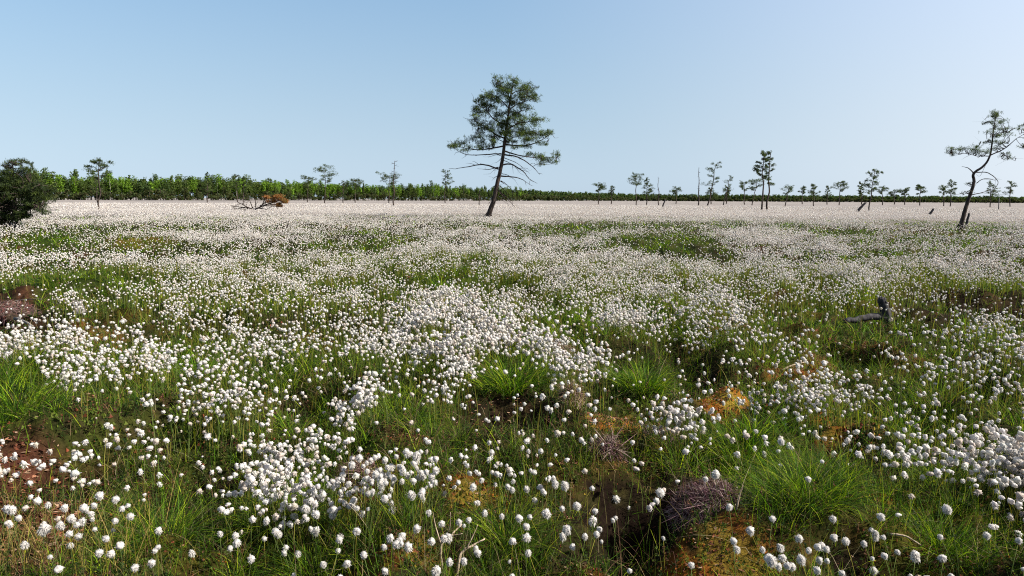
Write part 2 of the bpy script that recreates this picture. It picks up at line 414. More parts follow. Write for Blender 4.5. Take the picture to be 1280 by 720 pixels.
# ------------------------------------------------------------------ ground sheet
def build_ground():
    rr = np.concatenate([np.array([.25, .6]), np.geomspace(1.0, 12, 340), np.geomspace(12, 9000, 210)[1:]])
    fine = np.radians(np.linspace(-72, 72, 640)); coarse = np.radians(np.linspace(72, 288, 50)[1:-1])
    aa = np.concatenate([fine, coarse]); na = len(aa)
    R, A = np.meshgrid(rr, aa, indexing='ij')
    x = (R * np.sin(A)).ravel(); y = (R * np.cos(A)).ravel()
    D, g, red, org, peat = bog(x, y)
    z = height(x, y)
    r = np.hypot(x, y)
    z = np.where(r > 1500, z * 0, z)
    v = np.stack([x, y, z], 1)
    moss = np.array([.010, .017, .003]); ygreen = np.array([.028, .034, .006]); brown = np.array([.017, .012, .007])
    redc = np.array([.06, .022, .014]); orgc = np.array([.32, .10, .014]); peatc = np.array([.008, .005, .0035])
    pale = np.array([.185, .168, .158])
    q = fbm(x * 6, y * 6, 201, 3)[:, None]; q2 = fbm(x * 17, y * 17, 221, 2)[:, None]
    c = moss * (1 - sstep(.35, .65, q)) + ygreen * sstep(.35, .65, q)
    c = c * (.5 + .5 * g[:, None]) + brown * (.5 - .5 * g[:, None])
    def mixc(c, cc, w): w = np.clip(w, 0, 1)[:, None]; return c * (1 - w) + cc * w
    c = mixc(c, brown, sstep(.5, .7, q2[:, 0]) * .6)
    c = mixc(c, redc, red * sstep(.25, .55, q[:, 0]) * .95)
    ochre = np.array([.20, .135, .018]); q3 = sstep(.4, .6, fbm(x * 9 + 3, y * 9, 231, 3))[:, None]
    c = mixc(c, orgc * .7 * (1 - q3) + ochre * q3, org * sstep(.30, .5, q[:, 0]))
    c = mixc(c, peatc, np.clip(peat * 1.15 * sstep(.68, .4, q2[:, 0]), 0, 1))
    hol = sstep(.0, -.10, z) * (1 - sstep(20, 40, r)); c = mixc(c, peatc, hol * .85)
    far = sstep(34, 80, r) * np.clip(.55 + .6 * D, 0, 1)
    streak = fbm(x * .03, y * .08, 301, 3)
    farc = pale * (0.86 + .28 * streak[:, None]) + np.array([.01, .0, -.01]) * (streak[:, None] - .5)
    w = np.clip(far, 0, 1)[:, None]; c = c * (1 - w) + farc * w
    nr = len(rr)
    i = np.arange(nr - 1)[:, None] * na; j = np.arange(na)[None, :]; k = (j + 1) % na
    a, b, c2, d = i + j, i + k, i + na + k, i + na + j
    t = np.concatenate([np.stack([a, c2, b], -1).reshape(-1, 3), np.stack([a, d, c2], -1).reshape(-1, 3)])
    cen = len(v); v = np.vstack([v, [[0, 0, -.05]]]); c = np.vstack([c, [moss]])
    t = np.concatenate([t, np.stack([np.full(na, cen), np.arange(na), (np.arange(na) + 1) % na], 1)])
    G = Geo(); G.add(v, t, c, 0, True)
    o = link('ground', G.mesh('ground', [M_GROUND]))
    tag(o, 'peat bog ground with moss and reddish litter running flat to the tree line', kind='structure')

build_ground()

# ------------------------------------------------------------------ cotton grass
HCOL = np.array([.67, .64, .605])
def head_cols(n, rs):
    c = HCOL[None] * rs.uniform(.86, 1.06, (n, 1)) + rs.uniform(-.012, .012, (n, 3))
    dull = rs.rand(n) < .22
    c[dull] *= np.array([.82, .76, .70])
    return np.clip(c, 0, .82)

protoA = [head_proto(s, 2, 420) for s in range(6)]
protoB = [head_proto(s + 10, 1, 60) for s in range(5)]
protoC = [head_proto(s + 20, 0, 16) for s in range(3)]
protoD = [head_proto(s + 30, 0, 0) for s in range(4)]
octv = np.array([[1, 0, 0], [0, 1, 0], [-1, 0, 0], [0, -1, 0], [0, 0, 1], [0, 0, -1.]])
octf = np.array([[0, 1, 4], [1, 2, 4], [2, 3, 4], [3, 0, 4], [1, 0, 5], [2, 1, 5], [3, 2, 5], [0, 3, 5]])
protoE = [(octv * np.array([1.0, 1.0, .9]), octf, np.ones(8, bool))]

def flower_points(r0, r1, half, dens, rs, clump):
    """positions of heads; clump = share that stands in tussock clumps"""
    A = area(r0, r1, half)
    n = int(A * dens * 1.6)
    x, y, r = sample(n, r0, r1, half, rs)
    if clump:
        nc = int(A * 7); cx, cy, cr = sample(nc, r0, r1, half, rs)
        Dc = bog(cx, cy)[0]; keep = rs.rand(nc) < np.clip(Dc * 1.0, 0, 1)
        cx, cy, Dc = cx[keep], cy[keep], Dc[keep]
        if len(cx):
            m = int(n * clump); w = np.clip(Dc, .1, 1.6) * rs.gamma(3.0, 1, len(cx)); w /= w.sum()
            k = rs.choice(len(cx), m, p=w)
            sg = rs.uniform(.07, .22, len(cx))
            x[:m] = cx[k] + rs.randn(m) * sg[k]; y[:m] = cy[k] + rs.randn(m) * sg[k]
    D = bog(x, y)[0]
    loc = np.clip((.5 + 2.4 * (fbm(x * 3.2, y * 3.2, 401, 2) - .42)), .04, 1.35) * (.25 + .75 * sstep(-.13, .03, height(x, y, False) * (1 - .6 * sstep(20, 60, np.hypot(x, y)))))
    keep = rs.rand(n) < np.clip(D * loc / 1.6, 0, 1)
    return x[keep], y[keep]

HALF = math.radians(47); WIDE = math.radians(72); MIDW = math.radians(58)
def size_map(x, y):
    X, Y = project(np.stack([x, y, np.full(len(x), .3)], 1))
    one = np.ones(len(x))
    return (1.0 + .18 * ell(X, Y, 575, 398, 120, 40, one) + .12 * ell(X, Y, 700, 440, 90, 36, one) + .0 * ell(X, Y, 1180, 500, 150, 60, one)
            ) * (1 + .10 * sstep(2.8, 6, np.hypot(x, y)))
rs = RS(7)
def stalk_heights(n, rs): return np.clip(rs.normal(.235, .055, n), .10, .38)

# near field, one object each for the 300 that show largest
# heads of the foreground as counted on the photograph (pixel of each head), the rest by density
SEED_PX = [
 (348,658),(395,640),(446,661),(488,652),(496,680),(503,600),(498,582),(540,676),(476,612),(480,660),(352,530),(395,640),(414,628),
 (560,668),(555,676),(546,712),(500,683),(504,690),(510,681),(430,590),(417,598),(447,637),(459,605),(466,612),(480,652),
 (562,632),(586,660),(597,648),(606,650),(580,662),(562,702),(543,600),(444,568),(460,634),(386,585),(352,582),(318,562),(395,575),
 (655,539),(651,553),(643,572),(662,576),(675,601),(679,611),(668,617),(694,613),(665,632),(668,648),(662,669),(680,655),(722,633),
 (721,634),(742,627),(744,632),(711,616),(709,607),(682,594),(700,559),(688,557),(720,562),(722,574),(782,627),(770,636),(749,675),
 (752,685),(731,695),(724,720),(766,655),(783,540),(809,588),(810,584),(795,590),(825,621),(892,659),(865,706),(952,708),(640,700),
 (641,706),(705,630),(782,608),(754,600),(762,597),(1012,572),(1067,635),(1147,640),(1141,610),(1139,604),(1160,612),(1128,612),
 (1099,608),(1104,616),(1161,669),(1222,679),(1229,711),(1256,704),(1141,686),(1053,712),(1190,652),(1235,600),(1222,622),(1256,628),
 (1045,590),(1008,550),(1082,548),(1126,578),(1124,568),(1099,599),(1093,605),(1047,605),(60,712),(55,660),(122,693),(76,655),(180,625),
 (296,672),(275,668),(240,667),(314,690),(345,675),(190,600),(139,580),(105,583),(53,571),(213,593),(137,563),(141,605),(125,630),
 (162,596),(176,622),(217,620),(74,637),(100,643),(152,632),(163,643),(170,572),(57,543),(65,553),(82,571),(240,700),(120,712),
 (1180,540),(1214,545),(1222,552),(1218,572),(1204,586),(1240,574),(1246,590),(1262,585),(1272,600),(1250,620),(1185,573),(1170,560),
 (905,520),(940,560),(985,500),(1005,540),(860,595),(898,580),(630,590),(615,560),(745,560),(700,500),(655,480),(820,640),(770,470),
]
px = np.array(SEED_PX, float)
gp = np.array([ground(a, b, .30) for a, b in px])
# density points
fx, fy = flower_points(1.55, 4.0, WIDE, 1250, rs, .6)
keep = np.ones(len(fx), bool)
Xp, Yp = project(np.stack([fx, fy, np.full(len(fx), .3)], 1))
inimg = (Yp > 540) & (Yp < 730) & (Xp > -20) & (Xp < 1300)
keep &= ~(inimg & (rs.rand(len(fx)) < np.where((Yp > 590) & (Xp < 760), .6, .2)))
hx = np.concatenate([gp[:, 0], fx[keep]]); hy = np.concatenate([gp[:, 1], fy[keep]])
ns = len(gp); n = len(hx)
gz = height(hx, hy)
sh = stalk_heights(n, rs); top = gz + sh
# the counted heads keep their spot on the photo: slide along the ray to their own height
for i in range(ns):
    p = ground(px[i, 0], px[i, 1], top[i]); hx[i], hy[i] = p[0], p[1]
gz = height(hx, hy); top = gz + sh
ok = top < 1.0
R = np.sqrt(hx ** 2 + hy ** 2 + (1.45 - top) ** 2)
head_r = np.clip(rs.normal(.0136, .0031, n), .007, .020) * size_map(hx, hy)
X, Y = project(np.stack([hx, hy, top], 1))
vis = (X > -5) & (X < 1285) & (Y < 722) & (Y > 200)
order = np.argsort(np.where(vis, R, 1e9))
single = order[:300]; single_set = np.zeros(n, bool); single_set[single] = True

head_mesh = []
for v, t, s in protoA:
    G = Geo(); G.add(v, t, HCOL, 0, False); G.s[-1] = s
    head_mesh.append(G)
MARKS = [
    (585, 690, 'white cotton grass head beside the pale forked twig at the bottom edge'),
    (40, 640, 'white cotton grass head over the red-brown litter at the bottom left'),
    (890, 630, 'white cotton grass head beside the purplish hummock and its dark hollow'),
    (1220, 560, 'white cotton grass head at the right edge below the densest white drift'),
    (1170, 680, 'white cotton grass head in the sparse green grass of the bottom right corner'),
    (1040, 600, 'white cotton grass head right of the purplish hummock'),
    (680, 620, 'white cotton grass head in the loose column between forked twig and dark hollow'),
    (740, 690, 'white cotton grass head at the bottom, left of the orange moss'),
    (520, 560, 'white cotton grass head in the tight cluster above the forked twig'),
    (380, 600, 'white cotton grass head around the small dead straw clump'),
    (300, 690, 'white cotton grass head along the bottom edge left of the forked twig'),
    (170, 590, 'white cotton grass head between the red-brown litter and the straw clump'),
    (790, 520, 'white cotton grass head beside the orange moss above the dark hollow'),
    (620, 540, 'white cotton grass head over the dark peat left of the orange moss'),
]
MX = np.array([(a, b) for a, b, _ in MARKS], float)
GRP = 'cotton grass stalks in flower nearest the camera'
STEMC = np.array([.085, .115, .03])
def stem_geo(dx, dy, h, w, c):
    G = Geo(); t = np.linspace(0, 1, 5)[:, None]
    side = np.array([-dy, dx, 0]); nn = np.linalg.norm(side) + 1e-6; side = side / nn
    P = np.concatenate([dx * (t ** 1.8), dy * (t ** 1.8), h * t], 1)
    P = P - np.array([dx, dy, h])
    tube(G, P, np.full(5, w), 3, c); return G
variants = []
for k in range(14):   # stalk shapes shared between the copies
    a = rs.rand() * 6.28; l = rs.uniform(.01, .10)
    c = STEMC * rs.uniform(.7, 1.3) + (np.array([.12, .07, .0]) if k % 3 == 0 else 0)
    variants.append(stem_geo(l * math.cos(a), l * math.sin(a), 1.0, .0011, c).mesh('cotton_grass_stem', [M_GRASS]))
hm = [G.mesh('cotton_grass_head', [M_FLUFF]) for G in head_mesh]
for i in single:
    h = sh[i]
    v = rs.randint(len(variants)); rz = rs.rand() * 6.28
    # base offset of the scaled stalk
    e = bpy.data.objects.new('cotton_grass_plant', None); col.objects.link(e)
    e.empty_display_size = .05
    e.location = (hx[i], hy[i], gz[i])
    q = np.argmin(((MX - np.array([X[i], Y[i]])) ** 2 * np.array([1, 1.6])).sum(1))
    tag(e, MARKS[q][2], 'cotton grass', GRP)
    s = link('stem', variants[v], e, (0, 0, h)); s.rotation_euler = (0, 0, rz); s.scale = (1, 1, h + .02)
    hd = link('flower_head', hm[rs.randint(len(hm))], e, (0, 0, h)); hd.rotation_euler = (rs.randn() * .25, rs.randn() * .25, rs.rand() * 6.28)
    R_ = head_r[i]; hd.scale = (R_, R_, R_ * rs.uniform(.9, 1.2))

# everything farther: one mass
GF = Geo()
def stems(geo, x, y, gz, top, w, rs, seg):
    n = len(x); az = rs.rand(n) * 6.28; L = top - gz
    off = np.stack([np.cos(az), np.sin(az)], 1) * (L * rs.uniform(.03, .35, n))[:, None]
    fa = rs.rand(n) * 3.14; s = np.stack([np.cos(fa), np.sin(fa), 0 * fa], 1) * (w * .5)[:, None]
    b = np.stack([x - off[:, 0], y - off[:, 1], gz - .02], 1); tp = np.stack([x, y, top], 1)
    md = np.stack([x - off[:, 0] * .75, y - off[:, 1] * .75, gz + L * .5], 1)
    c = STEMC[None] * rs.uniform(.6, 1.5, (n, 1)) + np.array([.10, .05, 0])[None] * (rs.rand(n, 1) < .35)
    V = np.stack([b - s, b + s, md - s, md + s, tp], 1).reshape(-1, 3)
    t = np.array([[0, 1, 3], [0, 3, 2], [2, 3, 4]])
    geo.add(V, (np.arange(n)[:, None, None] * 5 + t).reshape(-1, 3), np.repeat(c, 5, 0), 1)

rest = (~single_set) & ok & ~((np.arange(n) < ns))
merge_protos(GF, protoB, np.stack([hx, hy, top], 1)[rest], head_r[rest], rs, head_cols(rest.sum(), rs))
stems(GF, hx[rest], hy[rest], gz[rest], top[rest], np.full(rest.sum(), .0024), rs, 2)
for r0, r1, dens, protos, rscale, cl in [(4.0, 8, 540, protoB, .86, .65), (8, 15, 470, protoC, .84, .6), (15, 28, 260, protoD, .98, .5)]:
    x, y = flower_points(r0, r1, MIDW if r1 < 10 else HALF, dens, rs, cl)
    z = height(x, y); s = stalk_heights(len(x), rs)
    merge_protos(GF, protos, np.stack([x, y, z + s], 1), np.clip(rs.normal(.0138, .0030, len(x)), .007, .021) * rscale * size_map(x, y), rs, head_cols(len(x), rs))
    if r1 < 16: stems(GF, x, y, z, z + s, np.full(len(x), .003 if r1 < 9 else .005), rs, 2)
    print('flowers', r0, r1, len(x))
for r0, r1, dens, sc in [(28, 50, 80, 1.7), (50, 90, 20, 2.7), (90, 170, 4, 4.6)]:
    x, y = flower_points(r0, r1, HALF, dens, rs, .2)
    z = height(x, y); s = stalk_heights(len(x), rs)
    merge_protos(GF, protoE, np.stack([x, y, z + s], 1), rs.uniform(.0115, .0165, len(x)) * sc, rs, head_cols(len(x), rs))
    print('flowers', r0, r1, len(x))
o = link('cotton_grass_field', GF.mesh('cotton_grass_field', [M_FLUFF, M_GRASS]))
tag(o, 'drifts of white cotton grass heads spreading over the bog to the tree line', kind='stuff')

# ------------------------------------------------------------------ grass
GREENS = np.array([[.095, .175, .008], [.145, .235, .010], [.040, .095, .006], [.27, .33, .016], [.065, .15, .009]])
STRAW = np.array([[.34, .25, .12], [.24, .17, .09], [.40, .33, .20], [.20, .11, .06], [.17, .18, .06]])
def grass_cols(n, g, rs, straw=.18):
    c = GREENS[rs.randint(0, len(GREENS), n)] * rs.uniform(.75, 1.3, (n, 1))
    dk = rs.rand(n) < .5; c[dk] = np.array([.022, .046, .006]) * rs.uniform(.6, 1.5, (dk.sum(), 1))
    s = rs.rand(n) < (straw * .7 + .2 * (1 - g))
    c[s] = STRAW[rs.randint(0, len(STRAW), s.sum())] * rs.uniform(.25, .8, (s.sum(), 1))
    return c

def fountain(geo, cx, cy, cz, nb, rad, Lm, rs, g=1.0, wd=.0028, seg=3, straw=.12):
    """blades of one tussock springing from its crown"""
    a = rs.rand(nb) * 6.28; q = np.sqrt(rs.rand(nb)) * rad
    b = np.stack([cx + q * np.cos(a), cy + q * np.sin(a), np.full(nb, cz) - .01], 1)
    az = a + rs.randn(nb) * .5
    lean = np.clip(.12 + .55 * q / rad + rs.randn(nb) * .12, 0, 1.1)
    blades(geo, b, az, lean, Lm * rs.uniform(.45, 1.1, nb), wd * rs.uniform(.7, 1.3, nb), grass_cols(nb, np.full(nb, g), rs, straw), seg, rs.uniform(.2, .9, nb), 0, rs)

GG = Geo(); rs = RS(21)
def grass_zone(r0, r1, half, tus, nb, Lm, wd, seg, loose):
    A = area(r0, r1, half)
    n = int(A * tus); x, y, r = sample(n, r0, r1, half, rs)
    D, g, red, org, peat = bog(x, y)
    w = np.clip(.42 + .7 * g - .75 * peat - .6 * red - .75 * org, .03, 1)
    keep = rs.rand(n) < w; x, y, g, peat = x[keep], y[keep], g[keep], peat[keep]; n = len(x)
    vig = np.clip(.15 + 2.0 * (fbm(x * 1.1, y * 1.1, 501, 2) - .12), .35, 1.35)
    # all tussocks of the zone at once
    k = np.repeat(np.arange(n), nb); N = len(k)
    rad = (rs.uniform(.02, .07, n) * vig)[k]
    a = rs.rand(N) * 6.28; q = np.sqrt(rs.rand(N)) * rad
    bx = x[k] + q * np.cos(a); by = y[k] + q * np.sin(a)
    b = np.stack([bx, by, height(bx, by) - .01], 1)
    L = Lm * vig[k] * rs.uniform(.35, 1.1, N)
    tone = (rs.uniform(.55, 1.3, n) * (.7 + .6 * sstep(.3, .7, fbm(x * 2.1, y * 2.1, 811, 2))))[k][:, None]
    near = np.clip(np.hypot(bx, by) / 2.6, .35, 1)
    blades(GG, b, a + rs.randn(N) * .6, np.clip(.1 + .5 * q / rad + rs.randn(N) * .15, 0, 1.2), L * near, wd * rs.uniform(.7, 1.3, N), grass_cols(N, g[k], rs, .10) * tone, seg, rs.uniform(.2, .9, N), 0, rs)
    # loose blades and dead litter
    n = int(A * loose); x, y, r = sample(n, r0, r1, half, rs)
    D, g, red, org, peat = bog(x, y)
    keep = rs.rand(n) < (1 - .6 * sstep(.7, .95, peat)) * np.clip(.55 - .25 * peat - .2 * red - .3 * org + .2 * g, .1, 1); x, y, g, red = x[keep], y[keep], g[keep], red[keep]; n = len(x)
    b = np.stack([x, y, height(x, y) - .005], 1)
    flat = rs.rand(n) < .45
    lean = np.where(flat, rs.uniform(.8, 1.5, n), np.clip(rs.normal(.3, .25, n), 0, 1))
    c = grass_cols(n, np.where(flat, .2, g), rs, .15)
    near = np.clip(np.hypot(x, y) / 2.6, .35, 1)
    blades(GG, b, rs.rand(n) * 6.28, lean, Lm * near * rs.uniform(.25, .9, n), wd * rs.uniform(.6, 1.2, n), c, max(1, seg - 1), rs.uniform(-.1, .5, n), 0, rs)
grass_zone(1.3, 3.6, WIDE, 62, 56, .26, .0025, 3, 3200)
grass_zone(3.6, 7.5, MIDW, 52, 32, .27, .0036, 3, 1100)
grass_zone(7.5, 15, HALF, 30, 18, .27, .007, 2, 300)
grass_zone(15, 32, HALF, 12, 10, .26, .015, 1, 80)
grass_zone(32, 60, HALF, 3, 6, .22, .045, 1, 14)
# long dry stalks bent across the rest
for r0, r1, dn in [(1.5, 4.2, 70), (4.2, 9, 22)]:
    n = int(area(r0, r1, HALF) * dn); x, y, r = sample(n, r0, r1, HALF, rs)
    b = np.stack([x, y, height(x, y) - .005], 1)
    c = np.array([[.34, .25, .12], [.20, .11, .07], [.42, .34, .22], [.13, .06, .045]])[rs.randint(0, 4, n)] * rs.uniform(.5, 1.1, (n, 1))
    blades(GG, b, rs.rand(n) * 6.28, rs.uniform(.2, 1.2, n), rs.uniform(.12, .34, n) * np.clip(r / 2.6, .4, 1), np.full(n, .0022 if r0 < 4 else .0034), c, 4, rs.uniform(.1, 1.1, n), 0, rs)
n = 260; a = ground(60, 690, .1); x = a[0] + rs.randn(n) * .22; y = a[1] + np.abs(rs.randn(n)) * .22 - .1
blades(GG, np.stack([x, y, height(x, y)], 1), rs.rand(n) * 6.28, rs.uniform(0, .4, n), rs.uniform(.18, .36, n), np.full(n, .0024), np.array([.30, .22, .07])[None] * rs.uniform(.5, 1.1, (n, 1)), 4, rs.uniform(.1, .5, n), 0, rs)
o = link('grass', GG.mesh('grass', [M_GRASS]))
tag(o, 'green and straw-coloured sedge blades growing between the cotton grass', kind='stuff')

# ------------------------------------------------------------------ dwarf shrubs and moss
def shrub_sprigs(r0, r1, half, dens, nl, ls, rs, geo):
    A = area(r0, r1, half); n = int(A * dens); x, y, r = sample(n, r0, r1, half, rs)
    D, g, red, org, peat = bog(x, y)
    pn = fbm(x * 1.5 + 5, y * 1.5 + 2, 601, 2)
    keep = rs.rand(n) < np.clip(sstep(.38, .6, pn) * .5 + peat * .3 + .58 - org * .45 - .4 * red, 0, 1) * (1 - .85 * sstep(.7, .95, peat))
    x, y = x[keep], y[keep]; n = len(x); z = height(x, y)
    H = rs.uniform(.02, .12, n); az = rs.rand(n) * 6.28; le = rs.uniform(0, .7, n)
    d = np.stack([np.cos(az) * np.sin(le), np.sin(az) * np.sin(le), np.cos(le)], 1)
    base = np.stack([x, y, z - .01], 1)
    s = np.stack([-np.sin(az), np.cos(az), 0 * az], 1) * .0013 * max(1, r0 / 3)
    tip = base + d * H[:, None]
    tc = np.array([.07, .04, .03])[None] * rs.uniform(.6, 2.0, (n, 1))
    V = np.stack([base - s, base + s, tip], 1).reshape(-1, 3)
    geo.add(V, np.arange(3 * n).reshape(-1, 3), np.repeat(tc, 3, 0), 0)
    k = np.repeat(np.arange(n), nl); N = len(k); t = rs.uniform(.25, 1.05, N)
    p = base[k] + d[k] * (H[k] * t)[:, None]
    ld = rs.randn(N, 3); ld[:, 2] = np.abs(ld[:, 2]) * .6 + .2; ld /= np.linalg.norm(ld, axis=1, keepdims=True)
    sd = np.cross(ld, rs.randn(N, 3)); sd /= np.linalg.norm(sd, axis=1, keepdims=True) + 1e-6
    l = (ls * rs.uniform(.6, 1.2, N))[:, None]
    typ = rs.rand(n)[k]
    c = np.where((typ < .55)[:, None], np.array([.016, .032, .008]), np.where((typ < .85)[:, None], np.array([.055, .08, .014]), np.array([.085, .04, .025]))) * rs.uniform(.6, 1.5, (N, 1))
    V = np.stack([p, p + ld * l * .55 + sd * l * .28, p + ld * l, p + ld * l * .55 - sd * l * .28], 1).reshape(-1, 3)
    tt = np.array([[0, 1, 2], [0, 2, 3]])
    geo.add(V, (np.arange(N)[:, None, None] * 4 + tt).reshape(-1, 3), np.repeat(c, 4, 0), 0)
GS = Geo(); rs = RS(33)
shrub_sprigs(1.4, 4.2, WIDE, 900, 15, .0115, rs, GS)
shrub_sprigs(4.2, 9, MIDW, 240, 11, .018, rs, GS)
shrub_sprigs(9, 20, HALF, 40, 8, .034, rs, GS)
o = link('dwarf_shrubs', GS.mesh('dwarf_shrubs', [M_GRASS]))
tag(o, 'low dark heath shrubs with tiny leaves among the sedges', kind='stuff')

GM = Geo(); rs = RS(35)
for r0, r1, dens, sz in [(1.5, 4, 7000, .0065), (4, 8, 1300, .012)]:
    A = area(r0, r1, HALF); n = int(A * dens); x, y, r = sample(n, r0, r1, HALF, rs)
    D, g, red, org, peat = bog(x, y); q = fbm(x * 7, y * 7, 701, 3)
    keep = rs.rand(n) < np.clip((.45 + org * .8) * sstep(.3, .55, q) - peat * .3 - red * .3, 0, 1) * (1 - .9 * sstep(.6, .9, peat)); x, y, org, red = x[keep], y[keep], org[keep], red[keep]; n = len(x)
    z = height(x, y); s = sz * rs.uniform(.6, 1.4, n)
    a = rs.rand(n) * 6.28
    P = [np.stack([x + s * np.cos(a + k), y + s * np.sin(a + k), z - .002], 1) for k in (0, 2.09, 4.18)]
    ap = np.stack([x, y, z + s * 1.1], 1)
    V = np.stack(P + [ap], 1).reshape(-1, 3)
    pick = rs.rand(n)
    c = np.where((pick < org * .75)[:, None], np.where(rs.rand(n)[:, None] < .5, np.array([.30, .11, .018]), np.array([.28, .20, .025])), np.where((pick < .86)[:, None], np.array([.075, .095, .014]) * (.5 + q[keep][:, None]), np.array([.17, .05, .025]))) * rs.uniform(.55, 1.3, (n, 1))
    tt = np.array([[0, 1, 3], [1, 2, 3], [2, 0, 3]])
    GM.add(V, (np.arange(n)[:, None, None] * 4 + tt).reshape(-1, 3), np.repeat(c, 4, 0), 0)
# flat reddish-brown litter of dead leaves
n = 150000; x, y, r = sample(n, 1.5, 8, HALF, rs); D, g, red, org, peat = bog(x, y)
keep = rs.rand(n) < np.clip(red * 1.1 + .10, 0, 1) * (1 - .7 * sstep(.6, .9, peat)); x, y, red = x[keep], y[keep], red[keep]; n = len(x); z = height(x, y) + rs.uniform(.001, .012, n)
a = rs.rand(n) * 6.28; l = rs.uniform(.006, .018, n) * (.6 + .9 * red); w = l * rs.uniform(.15, .5, n)
d = np.stack([np.cos(a), np.sin(a), rs.uniform(-.4, .4, n)], 1) * l[:, None]; s = np.stack([-np.sin(a), np.cos(a), rs.uniform(-.5, .5, n)], 1) * w[:, None]
p = np.stack([x, y, z], 1)
c = np.array([[.26, .085, .045], [.36, .17, .10], [.12, .045, .03], [.40, .26, .17]])[rs.randint(0, 4, n)] * rs.uniform(.5, 1.1, (n, 1))
GM.add(np.stack([p - d, p - s, p + d, p + s], 1).reshape(-1, 3), (np.arange(n)[:, None, None] * 4 + np.array([[0, 1, 2], [0, 2, 3]])).reshape(-1, 3), np.repeat(c, 4, 0), 0)
o = link('moss', GM.mesh('moss', [M_GRASS]))
tag(o, 'orange, yellow-green and red bog moss with dead leaf litter in the bare patches', kind='stuff')

# ------------------------------------------------------------------ single tussocks
rs = RS(51)
TUS = [  # px, py of the crown base, radius, blades, length, label
    (22, 540, .20, 900, .34, 'bright green grass tussock at the left edge above the red-brown litter'),
    (75, 362, .34, 700, .38, 'bright green grass tussock beside the dark reddish hollow at the left edge'),
    (640, 492, .22, 900, .34, 'large bright green grass tussock above the dark peat in the middle of the foreground'),
    (802, 502, .16, 700, .24, 'short bright green grass tussock between the two orange moss patches'),
    (1005, 668, .15, 800, .27, 'green grass tussock right of the purplish hummock'),
    (930, 572, .17, 800, .24, 'green grass tussock directly behind the purplish hummock'),
    (990, 600, .12, 500, .24, 'small green grass tussock behind and right of the purplish hummock'),
    (628, 668, .11, 600, .24, 'green grass tussock right of the pale forked twig'),
    (395, 690, .10, 500, .24, 'green grass tussock at the bottom edge left of the pale forked twig'),
    (205, 668, .12, 600, .28, 'long-bladed yellowish green tussock right of the red-brown litter'),
    (500, 535, .15, 500, .24, 'green grass tussock left of the tight white flower cluster'),
    (1180, 690, .12, 600, .26, 'green grass tussock in the bottom right corner beside the dark peat hole'),
    (950, 455, .22, 500, .26, 'green grass tussock behind the right orange moss patch'),
    (1180, 600, .12, 450, .24, 'thin green grass tussock below the dense white drift at the right'),
    (700, 395, .3, 500, .30, 'green grass tussock in the white drift right of the picture middle'),
    (345, 640, .12, 500, .28, 'green grass tussock below the small dead straw clump'),
]
for a, b, rad, nb, L, lab in TUS:
    c = ground(a, b, .03); z = float(height(c[0], c[1]))
    G = Geo(); fountain(G, 0, 0, .0, nb, rad, L, rs, 1.0, .0026 if c[1] < 4 else .0045, 4, .10)
    o = link('grass_tussock', G.mesh('grass_tussock', [M_GRASS]), None, (c[0], c[1], z))
    tag(o, lab, 'grass tussock', 'green grass tussocks')

# dead straw hummocks
def hummock(pxy, rx, rz, nstraw, cols, lab, name='straw_hummock', seed=1):
    rs = RS(seed); c = ground(pxy[0], pxy[1], .05); z = float(height(c[0], c[1]))
    e = bpy.data.objects.new(name, None); col.objects.link(e); e.location = (c[0], c[1], z)
    tag(e, lab, 'hummock')
    v, t = ico(3); r = 1 + .38 * (fbm(v[:, 0] * 3 + seed, v[:, 1] * 3 + v[:, 2] * 2, seed, 3) - .5) * 2
    G = Geo(); G.add(v * r[:, None] * np.array([rx, rx * .85, rz]), t, (.05, .03, .025), 0, True)
    link('peat_core', G.mesh('peat_core', [M_PEAT]), e)
    G = Geo(); n = nstraw
    d = rs.randn(n, 3); d[:, 2] = np.abs(d[:, 2]) * 1.1; d /= np.linalg.norm(d, axis=1, keepdims=True)
    b = d * np.array([rx, rx * .85, rz]) * rs.uniform(.93, 1.03, (n, 1))
    tn = np.cross(d, rs.randn(n, 3)); tn /= np.linalg.norm(tn, axis=1, keepdims=True)
    dn = np.array([0, 0, -1.0]) - d * (-d[:, 2:3]); tn = tn * .95 + dn * .6; tn /= np.linalg.norm(tn, axis=1, keepdims=True)
    L = (rs.uniform(.04, .13, n) * np.where(rs.rand(n) < .08, 1.9, 1))[:, None]
    mid = b + tn * L * .5 + d * rs.uniform(.004, .035, (n, 1)); end = b + tn * L + d * rs.uniform(-.02, .05, (n, 1))
    sd = np.cross(tn, d) * (.0013 * rs.uniform(.6, 1.5, (n, 1)))
    cc = np.array(cols)[rs.randint(0, len(cols), n)] * rs.uniform(.5, 1.25, (n, 1))
    V = np.stack([b - sd, b + sd, mid - sd, mid + sd, end], 1).reshape(-1, 3)
    tt = np.array([[0, 1, 3], [0, 3, 2], [2, 3, 4]])
    G.add(V, (np.arange(n)[:, None, None] * 5 + tt).reshape(-1, 3), np.repeat(cc, 5, 0), 0)
    link('dead_straw', G.mesh('dead_straw', [M_GRASS]), e)
PUR = [[.16, .085, .10], [.10, .045, .055], [.22, .13, .14], [.38, .29, .26], [.06, .03, .03]]
BRN = [[.28, .20, .13], [.20, .12, .08], [.38, .30, .22], [.14, .08, .07]]
hummock((890, 636), .16, .14, 3200, PUR, 'big purplish hummock of dead straw beside a deep dark hollow', seed=3)
hummock((447, 590), .09, .09, 700, BRN + PUR, 'small dead straw clump among flower heads left of the forked twig', seed=4)
hummock((713, 513), .07, .12, 500, BRN, 'upright brown dead clump on the left of the orange moss', seed=5)
hummock((822, 530), .13, .07, 700, PUR, 'low purplish dead heath clump between the orange moss and the hollow', seed=6)
hummock((757, 580), .06, .06, 400, PUR, 'small purplish dead clump above the dark hollow', seed=7)
